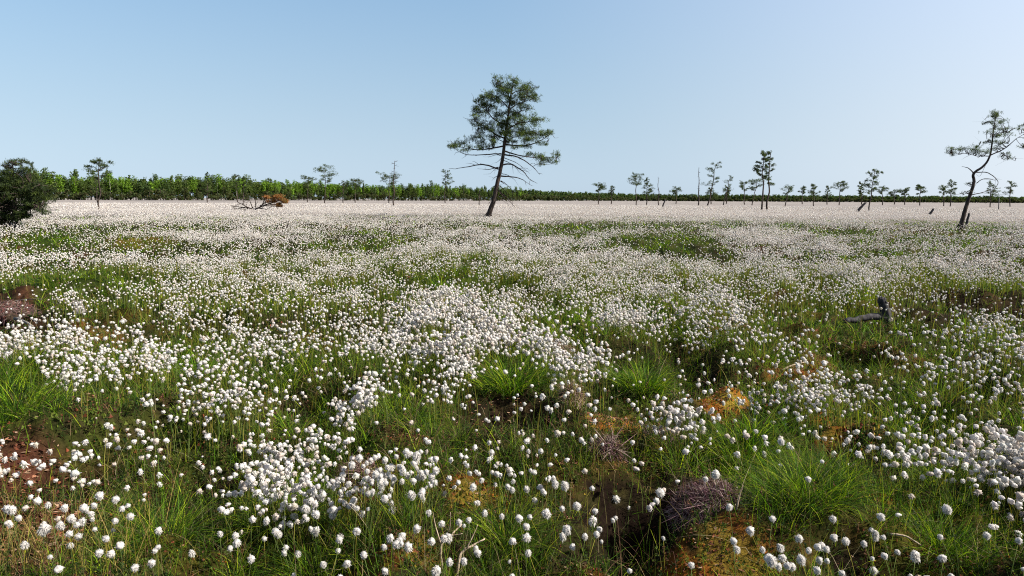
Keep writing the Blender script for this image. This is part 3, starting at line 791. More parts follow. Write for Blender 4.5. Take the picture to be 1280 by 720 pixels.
hummock((5, 385), .38, .18, 1500, PUR + [[.25, .08, .06]], 'dark reddish dead heath mound at the left edge', seed=8)
hummock((690, 440), .22, .16, 900, BRN + PUR, 'grey-brown dead clump in the white flowers near the picture middle', seed=9)

# ------------------------------------------------------------------ twigs, stumps, logs
def wood_thing(name, lab, cat, lines, mat, groupz=None):
    """lines: list of (points world, r0, r1)"""
    base = lines[0][0][0]
    G = Geo(); rs = RS(abs(hash(name)) % 1 + len(lab))
    for pts, r0, r1 in lines:
        P = smooth_line(np.array(pts) - base, 4, r0 * .12, rs); t = np.linspace(0, 1, len(P))
        tube(G, P, r0 + (r1 - r0) * t, 7, (.1, .1, .1))
    o = link(name, G.mesh(name, [mat]), None, tuple(base)); tag(o, lab, cat, groupz); return o

def gp3(px, py, h, y=None):
    p = ground(px, py, h); return p
c = ground(560, 725, .0); yd = c[1]
A = lambda px, py, dy=0: at_depth(px, py, yd + dy)
wood_thing('forked_twig', 'pale bare twig forking upward at the bottom edge among flower heads', 'twig', [
    ([A(557, 740), A(552, 700, .02), A(552, 680, .03), A(565, 668, .04), A(577, 655, .06)], .006, .0025),
    ([A(552, 682, .03), A(545, 660, .06), A(541, 640, .08)], .003, .0012),
    ([A(553, 678, .03), A(562, 660, .0), A(563, 640, -.02)], .003, .001),
    ([A(563, 670, .04), A(578, 667, .03)], .002, .001)], M_PALE)
wood_thing('forked_twig', 'second bare twig bending right beside the first one at the bottom edge', 'twig', [
    ([A(570, 745), A(573, 705, .02), A(578, 690, .04), A(590, 682, .06), A(606, 674, .09)], .007, .003),
    ([A(583, 686, .04), A(592, 668, .05), A(597, 656, .07)], .003, .001)], M_PALE)
def stick(px0, py0, px1, py1, z, r, lab, mat=M_PALE, dz=.02):
    a = ground(px0, py0, z); b = ground(px1, py1, z + dz); a[2] = float(height(a[0], a[1])) + z; b[2] = float(height(b[0], b[1])) + z + dz
    m = (a + b) / 2 + np.array([0, 0, .015])
    wood_thing('dead_stick', lab, 'stick', [([a, m, b], r, r * .5)], mat)
stick(15, 372, 52, 372, .12, .008, 'thin pale stick lying on the dark hollow at the left edge', M_GREY)
stick(18, 388, 40, 402, .12, .022, 'stout grey stick lying across the hollow at the left edge', M_GREY)
stick(1155, 712, 1143, 686, .06, .007, 'pale stick leaning out of the peat hole at the bottom right', M_PALE, .12)
stick(918, 690, 926, 664, .03, .004, 'pale curved twig standing in the orange moss at the bottom', M_PALE, .08)
stick(978, 456, 1010, 448, .08, .008, 'pale bent twig lying behind the right orange moss patch', M_PALE)
stick(1110, 692, 1150, 694, .05, .005, 'thin pale stick lying flat over the peat hole at the bottom right', M_PALE)

def stump(lab, base, top, r, mat, root=None):
    rs = RS(len(lab)); e = bpy.data.objects.new('tree_stump', None); col.objects.link(e); e.location = tuple(base)
    tag(e, lab, 'stump')
    P = smooth_line(np.array([np.zeros(3), (top - base) * .5 + rs.randn(3) * r * .15, top - base]), 5, r * .06, rs)
    t = np.linspace(0, 1, len(P)); G = Geo()
    tube(G, P, r * (1.25 - .35 * t), 9, (.1, .1, .1))
    # ragged top splinters
    for k in range(6):
        a = k * 1.05; o = np.array([math.cos(a), math.sin(a), 0]) * r * .55
        d = (top - base) / np.linalg.norm(top - base)
        tube(G, [P[-1] + o - d * r, P[-1] + o + d * r * rs.uniform(.3, 1.1)], [r * .35, r * .06], 4, (.1, .1, .1))
    link('stump_wood', G.mesh('stump_wood', [mat]), e)
    if root is not None:
        G = Geo(); Q = smooth_line(np.array(root) - base, 5, r * .1, rs)
        tube(G, Q, np.linspace(r * .85, r * .6, len(Q)), 8, (.1, .1, .1)); link('root', G.mesh('root', [mat]), e)
b = ground(1114, 410, .0); yb = b[1]
stump('dark leaning stump among the flowers at the right', b, at_depth(1102, 373, yb - .02), .05, M_DARKWOOD,
      [b + [0, 0, .10], at_depth(1090, 396, yb - .05), at_depth(1072, 399, yb - .1), at_depth(1056, 401, yb - .18)])
b = ground(100, 392, .08)
stump('short pale stump with one dark side in the grass at the left', b, at_depth(97, 379, b[1]), .06, M_GREY)
b = ground(1162, 268, .25)
stump('small dark stump far out on the plain left of the crooked pine', b, at_depth(1167, 261, b[1]), .10, M_DARKWOOD)
b = ground(1072, 264.5, .2)
stump('slanting dead trunk far out below the split-crowned pine', b, at_depth(1082, 253.5, b[1]), .14, M_DARKWOOD)
b = ground(1248, 263, .2)
stump('thin bleached snag standing behind the crooked pine', b, at_depth(1249, 248, b[1]), .06, M_GREY)
b = ground(828, 259, .2)
stump('slim leaning dead trunk on the far plain beside a bare snag', b, at_depth(832, 249, b[1]), .12, M_DARKWOOD)

# ------------------------------------------------------------------ trees
NEEDLE = np.array([[.042, .066, .022], [.058, .088, .026], [.095, .130, .028], [.030, .046, .020]])
def tufts(geo, P, L, w, k, rs, tone=1.0, pal=NEEDLE, up=.5):
    """needle sprays at points P"""
    n = len(P); idx = np.repeat(np.arange(n), k); N = len(idx)
    d = rs.randn(N, 3); d[:, 2] += up; d /= np.linalg.norm(d, axis=1, keepdims=True)
    s = np.cross(d, rs.randn(N, 3)); s /= np.linalg.norm(s, axis=1, keepdims=True) + 1e-6
    l = (L * rs.uniform(.6, 1.25, N))[:, None]; p = P[idx] + rs.randn(N, 3) * L * .25
    pt = rs.randint(0, len(pal), n); c = pal[pt][idx] * rs.uniform(.6, 1.4, (N, 1)) * tone
    V = np.stack([p - s * w, p + s * w, p + d * l], 1).reshape(-1, 3)
    geo.add(V, np.arange(3 * N).reshape(-1, 3), np.repeat(c, 3, 0), 0)

def pad_points(cen, rad, n, rs, sub=6):
    """uneven cluster of points in an ellipsoid, gathered in sub-clumps"""
    m = max(2, sub); q = rs.randn(m, 3); q /= np.linalg.norm(q, axis=1, keepdims=True)
    q *= (rs.rand(m, 1) ** .5) * .85
    k = rs.randint(0, m, n)
    p = q[k] + rs.randn(n, 3) * .22 * np.array([1, 1, .75])
    return cen + p * rad, cen + q * rad

# main pine ---------------------------------------------------------
def zoomed(ox, oy, s): return lambda x, y: (ox + x / s, oy + y / s)
def traced_pine(name, lab, base, trunk, tr, limbs, pads, zf, dens, tuftL, tuftw, seed, tk=7, dead=(), limb_r=.05, depthk=1.0):
    rs = RS(seed); y0 = base[1]
    e = bpy.data.objects.new(name, None); col.objects.link(e); e.location = tuple(base); tag(e, lab, 'pine tree')
    pxm = y0 / F
    def W(p, dy=0):
        X, Y = zf(*p); return at_depth(X, Y, y0 + dy) - base
    G = Geo()
    T = smooth_line([W(p) for p in trunk], 5, tr[0] * .05, rs); T[0][2] -= .3
    t = np.linspace(0, 1, len(T)); tube(G, T, tr[0] + (tr[1] - tr[0]) * t ** .9, 9, (.1, .1, .1))
    # root flare
    for a in np.arange(0, 6.28, 1.25):
        tube(G, [T[0] + [0, 0, .55], T[0] + [math.cos(a) * tr[0] * 2.1, math.sin(a) * tr[0] * 2.1, .18]], [tr[0] * .5, tr[0] * .2], 5, (.1, .1, .1))
    twigends = []
    for L in limbs:
        pts = L['p']; dz = L.get('d', rs.uniform(-1, 1) * .5) * depthk
        n = len(pts)
        P = [W(pts[i], dz * (i / (n - 1)) * 1.0) for i in range(n)]
        P = smooth_line(P, 5, L.get('r', limb_r) * .18, rs); tt = np.linspace(0, 1, len(P))
        r0 = L.get('r', limb_r); tube(G, P, r0 * (1 - tt) + r0 * .18 * tt, 6, (.1, .1, .1))
        # side twigs
        for j in range(L.get('tw', 5)):
            i = rs.randint(len(P) // 3, len(P)); ln = rs.uniform(.25, .8) * L.get('tl', 1.0)
            d = rs.randn(3) * np.array([1, 1, .6]); d += (P[-1] - P[0]) / np.linalg.norm(P[-1] - P[0]) * .8; d /= np.linalg.norm(d)
            q = P[i] + d * ln; m = (P[i] + q) / 2 + rs.randn(3) * ln * .1
            tube(G, smooth_line([P[i], m, q], 2), np.linspace(r0 * .3, r0 * .08, 5), 4, (.1, .1, .1))
    tr_pts = T
    C = Geo(); skel = np.array([v for vs in G.v for v in vs])
    for (x, y, rx, ry, *o) in pads:
        tone = o[0] if o else 1.0
        dd = (o[1] if len(o) > 1 else rs.uniform(-.8, .8)) * depthk
        cen = W((x, y), dd); s1 = W((x + rx, y), dd); s2 = W((x, y - ry), dd)
        ax = abs(s1[0] - cen[0]); az = abs(s2[2] - cen[2]); rad = np.array([ax, max(ax * .9, .4), az])
        rad = rad * np.array([1.2, 1.2, 1.6]); n = int(dens * ax * az * 2.6)
        p, hub = pad_points(cen, rad, n, rs, int(7 + ax * 7))
        tufts(C, p, tuftL, tuftw, tk, rs, tone)
        for h in hub:   # twigs carry the clumps
            i = np.argmin(((skel - h) ** 2).sum(1)); a = skel[i]; m = (a + h) / 2 + rs.randn(3) * .08
            tube(G, smooth_line([a, m, h], 2), np.linspace(.016, .006, 5), 4, (.1, .1, .1))
    link('trunk', G.mesh('trunk', [M_BARK]), e); link('crown', C.mesh('crown', [M_NEEDLE]), e)
    return e

zf = zoomed(540, 80, 617 / 180)
base = ground(609.5, 271, .2); base[2] = float(height(base[0], base[1]))
limbs = [
    dict(p=[(285, 450), (215, 430), (140, 443), (72, 450)], r=.06, tw=3), dict(p=[(285, 442), (240, 452), (195, 448)], r=.035, tw=2),
    dict(p=[(298, 385), (265, 385), (150, 388), (80, 352)], r=.055, tw=6), dict(p=[(295, 480), (370, 488), (417, 515)], r=.055, tw=3),
    dict(p=[(290, 500), (320, 520)], r=.03, tw=1), dict(p=[(280, 540), (310, 565), (357, 615)], r=.065, tw=4, d=.8), dict(p=[(278, 560), (320, 600)], r=.03, tw=2, d=-.6),
    dict(p=[(300, 432), (340, 430), (390, 460), (415, 490), (450, 512)], r=.06, tw=4), dict(p=[(305, 388), (370, 400), (430, 440), (462, 475)], r=.06, tw=5),
    dict(p=[(345, 430), (348, 470)], r=.02, tw=1), dict(p=[(258, 560), (233, 577)], r=.03, tw=2), dict(p=[(250, 590), (238, 606)], r=.025, tw=1),
    dict(p=[(305, 372), (370, 390), (450, 402), (535, 400)], r=.055, tw=7), dict(p=[(303, 352), (200, 368), (95, 350)], r=.06, tw=7),
    dict(p=[(307, 345), (400, 350), (470, 325), (512, 292)], r=.06, tw=6), dict(p=[(310, 318), (270, 300), (215, 262), (175, 238)], r=.06, tw=5),
    dict(p=[(315, 285), (370, 255), (430, 245), (475, 235)], r=.055, tw=5), dict(p=[(320, 262), (270, 240), (230, 198), (180, 160)], r=.06, tw=6),
    dict(p=[(328, 200), (360, 175), (400, 160), (465, 140)], r=.045, tw=5), dict(p=[(330, 190), (290, 150), (255, 130), (212, 118)], r=.045, tw=5),
    dict(p=[(334, 150), (315, 110), (280, 85), (265, 60)], r=.04, tw=4), dict(p=[(338, 130), (370, 115), (410, 110), (440, 98)], r=.035, tw=4),
    dict(p=[(318, 300), (350, 290), (400, 300), (440, 290)], r=.04, tw=4), dict(p=[(300, 400), (280, 420), (262, 425)], r=.02, tw=1),
    dict(p=[(322, 240), (345, 215), (390, 200), (420, 190)], r=.04, tw=4), dict(p=[(300, 330), (280, 320), (270, 300)], r=.03, tw=2),
]
pads = [
    (355, 72, 30, 24), (343, 98, 34, 16), (283, 88, 34, 30), (300, 120, 30, 18), (410, 112, 36, 22), (380, 140, 30, 14), (440, 145, 30, 14),
    (235, 132, 36, 18), (205, 158, 36, 16), (270, 158, 36, 20), (400, 185, 40, 12), (330, 165, 30, 16), (190, 190, 20, 22), (225, 205, 46, 20), (280, 208, 40, 20),
    (350, 212, 44, 16), (430, 238, 52, 20, 1.3), (380, 255, 40, 14, 1.2), (290, 248, 40, 18), (210, 258, 44, 18), (175, 240, 18, 12), (250, 280, 34, 12),
    (320, 285, 40, 18, 1.15), (390, 290, 52, 16), (455, 300, 46, 18), (495, 290, 22, 12), (350, 310, 44, 12, 1.2), (420, 325, 48, 13), (470, 345, 24, 9), (300, 300, 36, 12),
    (120, 345, 44, 14), (170, 320, 32, 10), (208, 342, 34, 18), (90, 350, 22, 10), (240, 355, 26, 9), (150, 365, 30, 9), (400, 350, 30, 8),
    (460, 398, 34, 17, 1.2), (530, 386, 20, 10), (500, 410, 34, 10), (420, 385, 28, 8), (530, 425, 18, 6), (470, 430, 24, 5), (370, 360, 26, 7),
]
frs = RS(404)
for k in range(46):
    x = frs.uniform(185, 470); y = frs.uniform(85, 335)
    mid = 330; lim = np.interp(y, [60, 120, 200, 300, 335], [50, 110, 140, 165, 130])
    if abs(x - mid + 10) > lim: continue
    pads.append((x, y, frs.uniform(14, 26), frs.uniform(7, 13)))
for x0, y0, x1, y1 in [(300, 470, 360, 500), (295, 500, 350, 560), (290, 520, 345, 590), (285, 545, 330, 610), (300, 440, 250, 470), (290, 480, 255, 500), (280, 520, 240, 545), (305, 400, 420, 470), (302, 410, 380, 470), (300, 395, 240, 400), (306, 370, 340, 400)]:
    limbs.append(dict(p=[(x0, y0), ((x0 + x1) / 2 + frs.uniform(-6, 6), (y0 + y1) / 2 - 8), (x1, y1)], r=.028, tw=4, tl=.9))
traced_pine('pine_tree', 'tall leaning pine with broad open crown and dead lower limbs standing alone at centre', base,
    [(240, 652), (262, 592), (283, 500), (300, 420), (312, 330), (322, 260), (332, 170), (342, 115), (352, 60)], (.19, .03), limbs, pads, zf, 245, .17, .013, 77, 7, limb_r=.035)

# crooked pine at the right ------------------------------------------
zf2 = zoomed(1150, 120, 4.0)
base = ground(1204, 284, .2); base[2] = float(height(base[0], base[1]))
limbs = [
    dict(p=[(352, 296), (420, 265), (480, 215), (545, 175)], r=.035, tw=3, d=.2), dict(p=[(350, 300), (290, 300), (230, 288), (160, 285)], r=.025, tw=5, d=-.2),
    dict(p=[(266, 384), (240, 360), (208, 352)], r=.03, tw=0, d=.1), dict(p=[(272, 382), (340, 385), (390, 430), (360, 480), (328, 540)], r=.025, tw=4, d=.1),
    dict(p=[(282, 436), (315, 415), (352, 415), (380, 425)], r=.022, tw=2, d=-.2), dict(p=[(256, 495), (320, 480), (372, 462)], r=.028, tw=3, d=.3),
    dict(p=[(250, 496), (225, 480), (215, 488)], r=.025, tw=3, d=-.1), dict(p=[(330, 340), (300, 400), (275, 385)], r=.01, tw=0, d=0),
    dict(p=[(362, 230), (335, 228), (320, 230)], r=.012, tw=2), dict(p=[(365, 190), (400, 185), (430, 185)], r=.012, tw=2), dict(p=[(368, 150), (345, 130), (335, 128)], r=.012, tw=2),
    dict(p=[(370, 250), (400, 240), (420, 235)], r=.012, tw=2), dict(p=[(400, 278), (430, 300), (450, 310)], r=.012, tw=2), dict(p=[(480, 215), (500, 240), (520, 250)], r=.012, tw=2),
    dict(p=[(520, 195), (560, 160), (600, 150)], r=.018, tw=3),
]
pads = [(170, 276, 28, 14), (150, 265, 14, 8), (235, 268, 32, 12), (285, 266, 42, 14, 1.2), (330, 280, 24, 8), (387, 88, 24, 18), (365, 105, 24, 10), (345, 130, 22, 10), (405, 130, 30, 12), (380, 160, 26, 10),
    (345, 178, 22, 9), (420, 165, 24, 9), (430, 188, 22, 8), (385, 200, 28, 9), (345, 228, 28, 8), (395, 232, 34, 10), (365, 262, 28, 8), (425, 295, 28, 8), (435, 315, 22, 6),
    (500, 160, 26, 10), (545, 172, 26, 12), (505, 250, 24, 8), (590, 150, 30, 16), (600, 230, 30, 12), (245, 440, 10, 9), (225, 482, 12, 5), (560, 210, 20, 8)]
e2 = traced_pine('pine_tree', 'crooked pine with twisted trunk and sparse crown at the right edge', base,
    [(205, 652), (225, 572), (250, 500), (270, 430), (268, 388), (320, 348), (350, 300), (362, 220), (370, 150), (388, 85)], (.105, .015), limbs, pads, zf2, 560, .10, .008, 91, 7, limb_r=.02, depthk=.6)
b = ground(1208, 282, .2); stump('thin dark broken stump at the foot of the crooked pine', b, at_depth(1211.5, 266.5, b[1]), .055, M_DARKWOOD)

# bushy pine at the left edge ----------------------------------------
zf3 = zoomed(0, 180, 6.54)
base = ground(20, 283, .2); base[2] = float(height(base[0], base[1]))
rs = RS(5); limbs = []
for k in range(26):
    yy = rs.uniform(330, 600); side = rs.choice([-1, 1]); ln = rs.uniform(120, 260)
    limbs.append(dict(p=[(120, yy), (120 + side * ln * .5, yy - rs.uniform(-20, 50)), (120 + side * ln, yy - rs.uniform(-30, 70))], r=.03, tw=5, tl=.5, d=rs.uniform(-1, 1)))
pads = [(60, 175, 45, 25), (110, 150, 40, 22), (190, 150, 30, 20), (215, 185, 36, 28), (150, 215, 70, 26), (30, 230, 60, 30), (90, 270, 70, 30), (200, 260, 60, 30), (10, 300, 60, 40), (260, 300, 60, 34), (310, 370, 56, 36), (330, 450, 50, 36), (250, 380, 70, 40), (150, 340, 80, 40), (60, 380, 80, 40)]
for k in range(16): pads.append((rs.uniform(-150, 200), rs.uniform(580, 640) - 10, rs.uniform(40, 70), rs.uniform(16, 26)))
for k in range(60):
    x = rs.uniform(-220, 385); top = 250 + abs(x - 100) * .35; yy = rs.uniform(top, 600)
    if x > 300 and yy > 560: continue
    pads.append((x, yy, rs.uniform(40, 75), rs.uniform(18, 34)))
traced_pine('bushy_pine', 'dark bushy low pine spreading at the left edge', base,
    [(120, 660), (118, 500), (112, 350), (105, 160)], (.12, .02), limbs, [(*p_[:4], .6) for p_ in pads], zf3, 600, .11, .011, 13, 8, limb_r=.03, depthk=1.0)

# far bog pines --------------------------------------------------------
def far_pine(lab, bx, by, tx, ty, cw, style='umbrella', d=None, seed=0, dens=1.0, lean2=None, group='small bog pines on the far plain', mat=M_BARK, tone=.75, trunkmul=1.25):
    """bx,by foot pixel; tx,ty top pixel; cw crown half width px; d metres away when the foot is hidden"""
    rs = RS(seed + 1000)
    if d is None:
        base = ground(bx, by, .25)
    else:
        base = at_depth(bx, by, d); 
    base[2] = 0.0; y0 = base[1]; px = y0 / F      # metres per photo pixel
    top = at_depth(tx, ty, y0); H = top - base
    e = bpy.data.objects.new('bog_pine' if style != 'snag' else 'dead_snag', None); col.objects.link(e); e.location = tuple(base)
    tag(e, lab, 'pine tree' if style != 'snag' else 'dead tree', group)
    G = Geo(); C = Geo()
    n = 7; t = np.linspace(0, 1, n); hh = np.linalg.norm(H)
    P = H[None] * t[:, None] + rs.randn(n, 3) * hh * .012 * np.array([1, 1, .2]); P[0] = [0, 0, -.2]
    if lean2 is not None:
        P[:, 0] += lean2 * px * np.sin(t * np.pi)
    P = smooth_line(P, 3); r0 = max(hh * .014, .55 * px) * trunkmul; tt = np.linspace(0, 1, len(P))
    tube(G, P, r0 * (1 - .75 * tt), 6, (.1, .1, .1))
    def along(q): i = q * (len(P) - 1); a = int(i); b = min(a + 1, len(P) - 1); return P[a] * (1 - (i - a)) + P[b] * (i - a)
    s = {'umbrella': .58, 'full': .25, 'mid': .42, 'snag': .3, 'halfdead': .45}[style]
    nl = {'umbrella': 14, 'full': 22, 'mid': 16, 'snag': 14, 'halfdead': 16}[style]
    cwm = cw * px
    for k in range(nl):
        q = s + (1 - s) * (k + rs.rand()) / nl; a0 = along(q); az = rs.rand() * 6.28
        u = (q - s) / (1 - s)
        if style in ('umbrella', 'halfdead'): w = cwm * (.55 + .55 * math.sin(min(1, u * 1.1) * 2.6))
        elif style == 'full': w = cwm * (1.0 - .75 * u)
        else: w = cwm * (.9 - .5 * u)
        w *= rs.uniform(.55, 1.1)
        rise = w * rs.uniform(.0, .45)
        end = a0 + np.array([math.cos(az) * w, math.sin(az) * w, rise])
        m = (a0 + end) / 2 - np.array([0, 0, w * .08])
        tube(G, smooth_line([a0, m, end], 2), np.linspace(max(r0 * .28, .12 * px), max(r0 * .1, .07 * px), 5), 4, (.1, .1, .1))
        if style == 'snag' or (style == 'halfdead' and u > .45) : 
            for z in range(2):
                e2 = end + rs.randn(3) * w * .3; tube(G, [m, e2], [.14 * px, .07 * px], 3, (.1, .1, .1))
            continue
        cnt = int(58 * dens * (w / max(cwm, .01) + .3)); rad = np.array([w * .52, w * .52, w * .30 + .45 * px])
        for c0, f in ((end, 1.0), (a0 * .4 + end * .6, .8)):
            p, _ = pad_points(c0 + [0, 0, rad[2] * .3], rad * f, int(cnt * f), rs, 4)
            tufts(C, p, max(.16, .85 * px), max(.03, .2 * px), 2, rs, tone)
    if style != 'snag':
        p, _ = pad_points(P[-1] - [0, 0, cwm * .1], np.array([cwm * .35, cwm * .35, cwm * .35]), int(40 * dens), rs, 3)
        if style != 'halfdead': tufts(C, p, max(.16, .85 * px), max(.03, .2 * px), 2, rs, tone)
    link('trunk', G.mesh('trunk', [mat]), e)
    if C.v: link('crown', C.mesh('crown', [M_NEEDLE]), e)

FP = far_pine
FP('thin two-stemmed pine with brownish crown left of the fallen tree', 124, 259.5, 124, 201, 13, 'umbrella', seed=1, dens=.9)
FP('thin second stem standing close beside the two-stemmed pine at left', 122, 252, 119, 222, 8, 'mid', seed=2, dens=.5)
FP('small dark pine in front of the bright woodland between bushy pine and fallen tree', 259, 252, 259, 216, 9, 'full', seed=3)
FP('pine top rising above the woodland just left of the fallen tree', 297, 251.6, 294, 219, 8, 'mid', seed=4)
FP('slender pine beside the woodland above the fallen tree', 304, 252, 305, 222, 6, 'mid', seed=5)
FP('small pine left of the round-crowned pine', 384, 252, 386, 222, 9, 'umbrella', seed=6)
FP('round-crowned pine on tall bare trunk left of centre', 405.5, 253.3, 407, 211, 12, 'umbrella', seed=7, dens=1.3)
FP('scrawny broken pine between the round-crowned pine and the half-dead pine', 429, 253.5, 429, 226, 6, 'mid', seed=8, dens=.4)
FP('little pine with domed top between two taller ones left of centre', 444, 252.5, 444, 225, 7, 'umbrella', seed=9)
FP('half-dead pine with bare spiky top', 492.5, 258, 493, 201, 11, 'snag', seed=10)
FP('domed green pine standing just behind the bare spiky-topped one', 486, 253, 486, 219, 11, 'umbrella', seed=11, dens=1.2)
FP('grey-green pine with airy crown left of the big leaning pine', 556.5, 252.8, 557, 213, 10, 'mid', seed=12, dens=.9)
FP('thin bare dead trunk close to the left of the big leaning pine', 599, 256, 599, 235, 4, 'snag', seed=13)
FP('tiny dark pine top beyond the far strip right of the big leaning pine', 748, 252.2, 749, 231, 8, 'umbrella', seed=14, d=230)
FP('tiny thin pine top right beside it beyond the far strip', 764, 252.2, 765, 233, 5, 'mid', seed=15, d=240, dens=.7)
FP('first of the pair of small pines on the far plain right of centre', 795, 255.5, 795, 218, 9, 'umbrella', seed=16)
FP('bushier right one of the pair of small pines on the far plain', 808, 253, 809, 223, 9, 'full', seed=17, d=200)
FP('needle-thin bare snag right of the pair of small pines', 823.5, 256, 823, 221, 3, 'snag', seed=18)
FP('low pale pine top behind the leaning dead trunk on the far plain', 845, 252.2, 846, 236, 6, 'umbrella', seed=19, d=300, dens=.6)
FP('needle-thin bare snag left of the leaning pale pine', 873, 256, 873.5, 209, 3, 'snag', seed=20)
FP('leaning pine with sparse lower limbs right of the tall bare snag', 884, 256, 895, 203, 12, 'mid', seed=21, dens=1.0, lean2=2)
FP('small bush pine at the foot of the leaning pine on the far plain', 889, 254.5, 889, 235, 9, 'full', seed=22, dens=.8)
FP('faint airy small pine between the leaning pine and the tall twin pines', 904, 255.5, 913, 221, 9, 'mid', seed=23, dens=.45)
FP('small dark pine below the faint airy one on the far plain', 908, 254, 909, 234, 5, 'mid', seed=24)
FP('small round pine top left of the tall twin pines', 931, 253, 930, 228, 5, 'umbrella', seed=25, d=260, dens=.6)
FP('small slanting pine directly left of the tall twin pines', 940, 253, 947, 226, 9, 'umbrella', seed=26, d=220)
FP('left one of the tall twin pines with flat dark crown', 952, 262, 955, 192, 10, 'umbrella', seed=27, dens=1.2, trunkmul=1.2)
FP('right one of the tall twin pines with ragged side branches', 959, 262, 963, 190, 11, 'mid', seed=28, dens=1.0, trunkmul=1.2)
FP('low crooked pine right of the tall twin pines', 981, 257.5, 987, 234, 7, 'umbrella', seed=29, dens=.6)
FP('tiny faint pine top between the twin pines and the split-crowned pine', 1003, 253, 1003, 234, 4, 'umbrella', seed=30, d=320, dens=.5)
FP('bushy small pine left of the split-crowned pine', 1017, 256.5, 1018, 231, 8, 'mid', seed=31)
FP('faint thin pine top right of the bushy small one on the far plain', 1034, 253.2, 1034, 233, 5, 'mid', seed=32, d=300, dens=.5)
FP('round dark pine top left of the split-crowned pine', 1049, 253.3, 1050, 228, 8, 'umbrella', seed=33, d=260)
FP('narrow bushy pine touching the split-crowned pine', 1077, 255, 1076, 228, 6, 'full', seed=34)
FP('split-crowned pine with a greenish tier above a slanting dead trunk', 1086, 262, 1093, 213, 14, 'mid', seed=35, dens=1.1)
FP('tiny pine right of the split-crowned pine', 1103, 253.5, 1103, 234, 5, 'umbrella', seed=36, d=280, dens=.6)
FP('flat tiny pine top midway between split-crowned and round pine', 1131, 253.5, 1131, 237, 5, 'umbrella', seed=37, d=320, dens=.8)
FP('faint flat pine top just left of the tiny flat one', 1118, 253.5, 1118, 239, 6, 'umbrella', seed=38, d=340, dens=.6)
FP('compact round pine top right of the tiny flat ones', 1150, 253.6, 1151, 232, 7, 'umbrella', seed=39, d=260, dens=1.2)
FP('double-topped small pine left of the crooked pine', 1188, 253.8, 1190, 226, 8, 'mid', seed=40, d=220)
FP('small low pine leaning on the double-topped one left of the crooked pine', 1180, 253.8, 1179, 234, 6, 'umbrella', seed=41, d=240, dens=.7)
FP('small dark pine seen through the dead limbs of the crooked pine', 1238, 254, 1238, 228, 10, 'full', seed=42, d=200)
FP('small airy pine at the far right beyond the crooked pine', 1263, 254, 1264, 227, 8, 'mid', seed=43, d=230, dens=.8)

# fallen tree with rusty needles ---------------------------------------
rs = RS(88); b = ground(318, 262, .25); b[2] = .1; yb = b[1]
e = bpy.data.objects.new('fallen_tree', None); col.objects.link(e); e.location = tuple(b)
tag(e, 'fallen dead tree with bare branches and rust-orange needles left of centre', 'fallen tree')
G = Geo(); C = Geo()
def Wf(x, y, dy=0): return at_depth(x, y, yb + dy) - b
tube(G, smooth_line([Wf(318, 262), Wf(332, 256, .3), Wf(345, 252, .5), Wf(354, 249, .8)], 4), np.linspace(.08, .04, 13), 7, (.1, .1, .1))
for x0, y0, x1, y1 in [(316, 261, 288, 257), (314, 261, 296, 252), (316, 261, 312, 250), (320, 261, 319, 249), (306, 259, 290, 260), (325, 258, 337, 251), (330, 257, 345, 258), (322, 260, 335, 262), (312, 261, 302, 254), (335, 255, 350, 256), (328, 256, 331, 247), (318, 261, 305, 262)]:
    dy = rs.uniform(-1.2, 1.2); tube(G, smooth_line([Wf(x0, y0), Wf((x0 + x1) / 2, (y0 + y1) / 2 + rs.uniform(-1, 1), dy * .5), Wf(x1, y1, dy)], 3), np.linspace(.06, .025, 7), 5, (.1, .1, .1))
    for k in range(3):
        q = rs.uniform(.3, 1); p = Wf(x0 + (x1 - x0) * q, y0 + (y1 - y0) * q, dy * q); tube(G, [p, p + rs.randn(3) * np.array([.5, .5, .35])], [.03, .012], 4, (.1, .1, .1))
RUST = np.array([[.24, .09, .03], [.17, .065, .02], [.30, .14, .05], [.09, .09, .03]])
for x, y, rx, ry in [(345, 246, 9, 3), (353, 250, 8, 3), (340, 250, 8, 4), (350, 256, 6, 3), (334, 246, 5, 3), (357, 252, 4, 2)]:
    cen = Wf(x, y, rs.uniform(-.4, .4)); px = yb / F
    p, _ = pad_points(cen, np.array([rx * px, rx * px * .8, ry * px]), 260, rs, 6); tufts(C, p, .16, .02, 4, rs, 1.0, RUST)
link('trunk', G.mesh('trunk', [M_BARK]), e); link('crown', C.mesh('crown', [M_NEEDLE]), e)

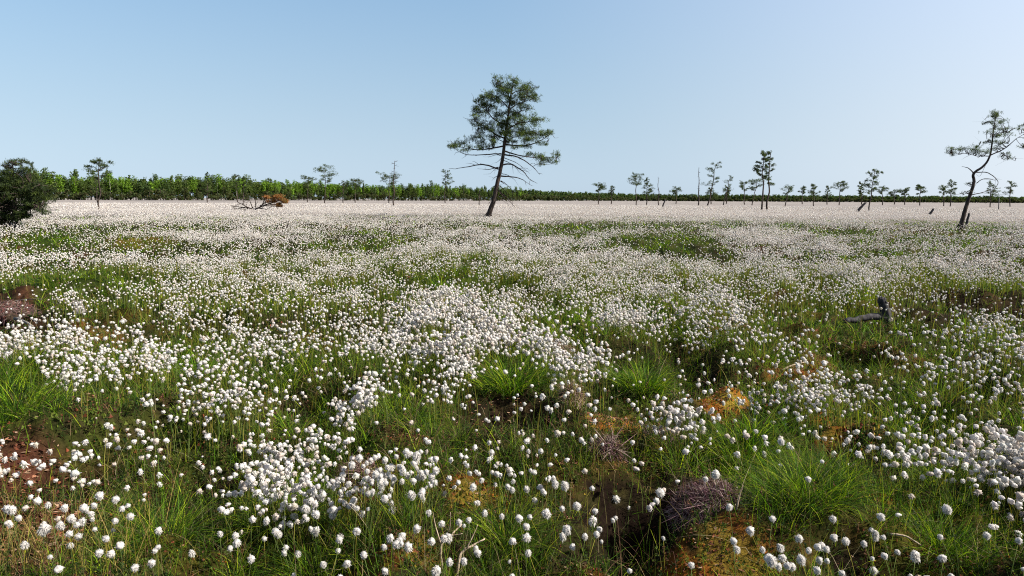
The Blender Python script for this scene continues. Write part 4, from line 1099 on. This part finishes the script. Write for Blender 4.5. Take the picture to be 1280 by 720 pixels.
# ------------------------------------------------------------------ distant woodland, one mass
GW = Geo(); rs = RS(99)
line_x = np.array([-420, -60, 200, 300, 400, 520, 640, 720, 800, 1280, 1700.]); line_d = np.array([250, 290, 335, 385, 450, 530, 660, 900, 1150, 1250, 1300.])
v0, f0 = ico(1)
def crown(cx, cy, zc, rw, rh, n, tri, pal, spire):
    m = 9; q = rs.randn(m, 3); q /= np.linalg.norm(q, axis=1, keepdims=True); q *= rs.rand(m, 1) ** .4 * .8
    p = q[rs.randint(0, m, n)] + np.clip(rs.randn(n, 3), -1.4, 1.4) * .24
    wz = np.clip((1 - .8 * (p[:, 2] + 1) / 2) * 1.35, .1, 2) if spire else np.ones(n)
    P = np.stack([cx + p[:, 0] * rw * wz, cy + p[:, 1] * rw * wz, np.maximum(zc + p[:, 2] * rh, .1)], 1)
    a = rs.randn(n, 3); a /= np.linalg.norm(a, axis=1, keepdims=True); b = np.cross(a, rs.randn(n, 3)); b /= np.linalg.norm(b, axis=1, keepdims=True)
    s = tri * rs.uniform(.5, 1.3, (n, 1))
    V = np.stack([P + a * s, P + b * s, P - (a + b) * s * .6], 1).reshape(-1, 3)
    c = pal[rs.randint(0, len(pal), n)] * rs.uniform(.8, 1.25, (n, 1)) * rs.uniform(.8, 1.25)
    GW.add(V, np.arange(3 * n).reshape(-1, 3), np.repeat(c, 3, 0), 0)
BIRCH = np.array([[.085, .15, .016], [.12, .20, .02], [.07, .13, .016]]); SPRUCE = np.array([[.030, .055, .016], [.040, .066, .02], [.055, .08, .02]])
UNDER = np.array([[.040, .052, .018], [.055, .05, .022], [.035, .055, .018]])
PINEC = np.array([[.045, .075, .018], [.06, .09, .022], [.075, .10, .022]])
trunks = []
for row in range(5):
    X = -420.0
    while X < 1700:
        d = float(np.interp(X, line_x, line_d)); near = d < 700
        if row > 3 and not near: break
        d += row * (6 if near else 15) + rs.uniform(-2, 2); dirn = (X - 640) / F
        cx, cy = dirn * d, d
        h = (rs.uniform(9.0, 13.2) * (.78 + .5 * float(fbm(np.array([X * .035]), np.array([row * 3.]), 88, 3)[0])) if row else rs.uniform(2.0, 7.0))
        if not near: h = rs.uniform(10.5, 12.8) if row else rs.uniform(4, 9)
        bz = fbm(np.array([cx * .03]), np.array([1.0]), 77, 2)[0]
        br = row > 0 and near and rs.rand() < (.85 if bz > .44 else .35) * float(np.interp(X, [0, 350, 600], [1, .8, .4]))
        pal = BIRCH if br else (SPRUCE if (rs.rand() < .5 or not near) else PINEC)
        if row == 0: pal = UNDER
        spire = (not br) and rs.rand() < .15 and near
        rw = rs.uniform(1.9, 3.3) * (1.0 if near else 1.6); low = (rs.uniform(.1, .3) * h if 0 < row < 4 else 0.) if near else 0.
        crown(cx, cy, (h + low) / 2, rw, (h - low) / 2, (650 if row else 420) if near else 300, .42 if near else 1.0, pal, spire)
        trunks.append((cx, cy, h, br))
        X += (rs.uniform(2.2, 3.8) if near else rs.uniform(3.5, 6)) / d * F
for cx, cy, h, br in trunks:
    w = .12 if cy < 700 else .2
    tube(GW, [[cx, cy - .5, -.5], [cx + rs.uniform(-.2, .2), cy - .3, h * .8]], [w, w * .5], 4, (.36, .34, .30) if br and rs.rand() < .5 else (.06, .045, .035), 0)
o = link('distant_woodland', GW.mesh('distant_woodland', [M_WOOD_LEAF]))
tag(o, 'far belt of mixed pine and birch woodland along the horizon', kind='stuff')
print('trees in wood', len(trunks))

# ------------------------------------------------------------------ light, sky, camera
SUN_AZ = math.radians(98)     # clockwise from straight ahead (+Y) to the right
SUN_EL = math.radians(39)
w = bpy.data.worlds.new('World'); scene.world = w; w.use_nodes = True
N = w.node_tree.nodes; L = w.node_tree.links; N.clear()
sky = N.new('ShaderNodeTexSky'); sky.sky_type = 'NISHITA'; sky.sun_disc = False
sky.sun_elevation = SUN_EL; sky.sun_rotation = SUN_AZ
sky.air_density = 1.0; sky.dust_density = .2; sky.ozone_density = 2.0; sky.altitude = 0
# a slightly milky summer sky: the horizon belt loses its yellow to pale blue haze
bw = N.new('ShaderNodeRGBToBW'); L.new(sky.outputs[0], bw.inputs[0])
tint = N.new('ShaderNodeVectorMath'); tint.operation = 'SCALE'; tint.inputs[0].default_value = (.615, .76, .93)
pw = N.new('ShaderNodeMath'); pw.operation = 'POWER'; pw.inputs[1].default_value = .4; L.new(bw.outputs[0], pw.inputs[0])
pk = N.new('ShaderNodeMath'); pk.operation = 'MULTIPLY'; pk.inputs[1].default_value = 2.85; L.new(pw.outputs[0], pk.inputs[0])
L.new(pk.outputs[0], tint.inputs['Scale'])
tc = N.new('ShaderNodeTexCoord'); sx = N.new('ShaderNodeSeparateXYZ'); L.new(tc.outputs['Generated'], sx.inputs[0])
mr = N.new('ShaderNodeMapRange'); mr.interpolation_type = 'SMOOTHSTEP'
mr.inputs[1].default_value = 0.0; mr.inputs[2].default_value = .42; mr.inputs[3].default_value = .95; mr.inputs[4].default_value = .4
L.new(sx.outputs['Z'], mr.inputs[0])
mx = N.new('ShaderNodeMix'); mx.data_type = 'RGBA'; L.new(mr.outputs[0], mx.inputs[0])
gain = N.new('ShaderNodeVectorMath'); gain.operation = 'MULTIPLY'; gain.inputs[1].default_value = (.95, 1.40, 1.50)
L.new(sky.outputs[0], gain.inputs[0])
L.new(gain.outputs[0], mx.inputs[6]); L.new(tint.outputs[0], mx.inputs[7])
bg = N.new('ShaderNodeBackground'); bg.inputs['Strength'].default_value = .059
# hazy brightening of the air towards the sun
dotn = N.new('ShaderNodeVectorMath'); dotn.operation = 'DOT_PRODUCT'; L.new(tc.outputs['Generated'], dotn.inputs[0])
dotn.inputs[1].default_value = (math.sin(SUN_AZ) * math.cos(SUN_EL), math.cos(SUN_AZ) * math.cos(SUN_EL), math.sin(SUN_EL))
mxm = N.new('ShaderNodeMath'); mxm.operation = 'MAXIMUM'; mxm.inputs[1].default_value = 0; L.new(dotn.outputs['Value'], mxm.inputs[0])
pp = N.new('ShaderNodeMath'); pp.operation = 'POWER'; pp.inputs[1].default_value = 1.4; L.new(mxm.outputs[0], pp.inputs[0])
gl = N.new('ShaderNodeVectorMath'); gl.operation = 'SCALE'; gl.inputs[0].default_value = (5.0, 3.2, 2.0); L.new(pp.outputs[0], gl.inputs['Scale'])
ad = N.new('ShaderNodeVectorMath'); ad.operation = 'ADD'; L.new(mx.outputs[2], ad.inputs[0]); L.new(gl.outputs[0], ad.inputs[1])
out = N.new('ShaderNodeOutputWorld'); L.new(ad.outputs[0], bg.inputs[0]); L.new(bg.outputs[0], out.inputs[0])
sd = bpy.data.lights.new('sun', 'SUN'); sd.energy = 4.9; sd.angle = math.radians(.5); sd.color = (1, .94, .84)
so = bpy.data.objects.new('sun', sd); col.objects.link(so)
dv = Vector((math.sin(SUN_AZ) * math.cos(SUN_EL), math.cos(SUN_AZ) * math.cos(SUN_EL), math.sin(SUN_EL)))
so.rotation_euler = dv.to_track_quat('Z', 'Y').to_euler(); so.location = (20, 10, 30)

cd = bpy.data.cameras.new('camera'); cd.sensor_width = 36; cd.lens = F / W0 * 36; cd.clip_start = .05; cd.clip_end = 30000
co = bpy.data.objects.new('camera', cd); col.objects.link(co)
Mx = Matrix(((rR[0], uR[0], -f_[0], CAM[0]), (rR[1], uR[1], -f_[1], CAM[1]), (rR[2], uR[2], -f_[2], CAM[2]), (0, 0, 0, 1)))
co.matrix_world = Mx
scene.camera = co
vs = scene.view_settings; vs.view_transform = 'Standard'; vs.look = 'None'; vs.exposure = 1.28; vs.gamma = 1; vs.use_curve_mapping = False
scene.cycles.use_denoising = False; scene.cycles.filter_width = 1.1; scene.cycles.max_bounces = 6; scene.cycles.diffuse_bounces = 3; scene.cycles.transmission_bounces = 3; scene.cycles.glossy_bounces = 2
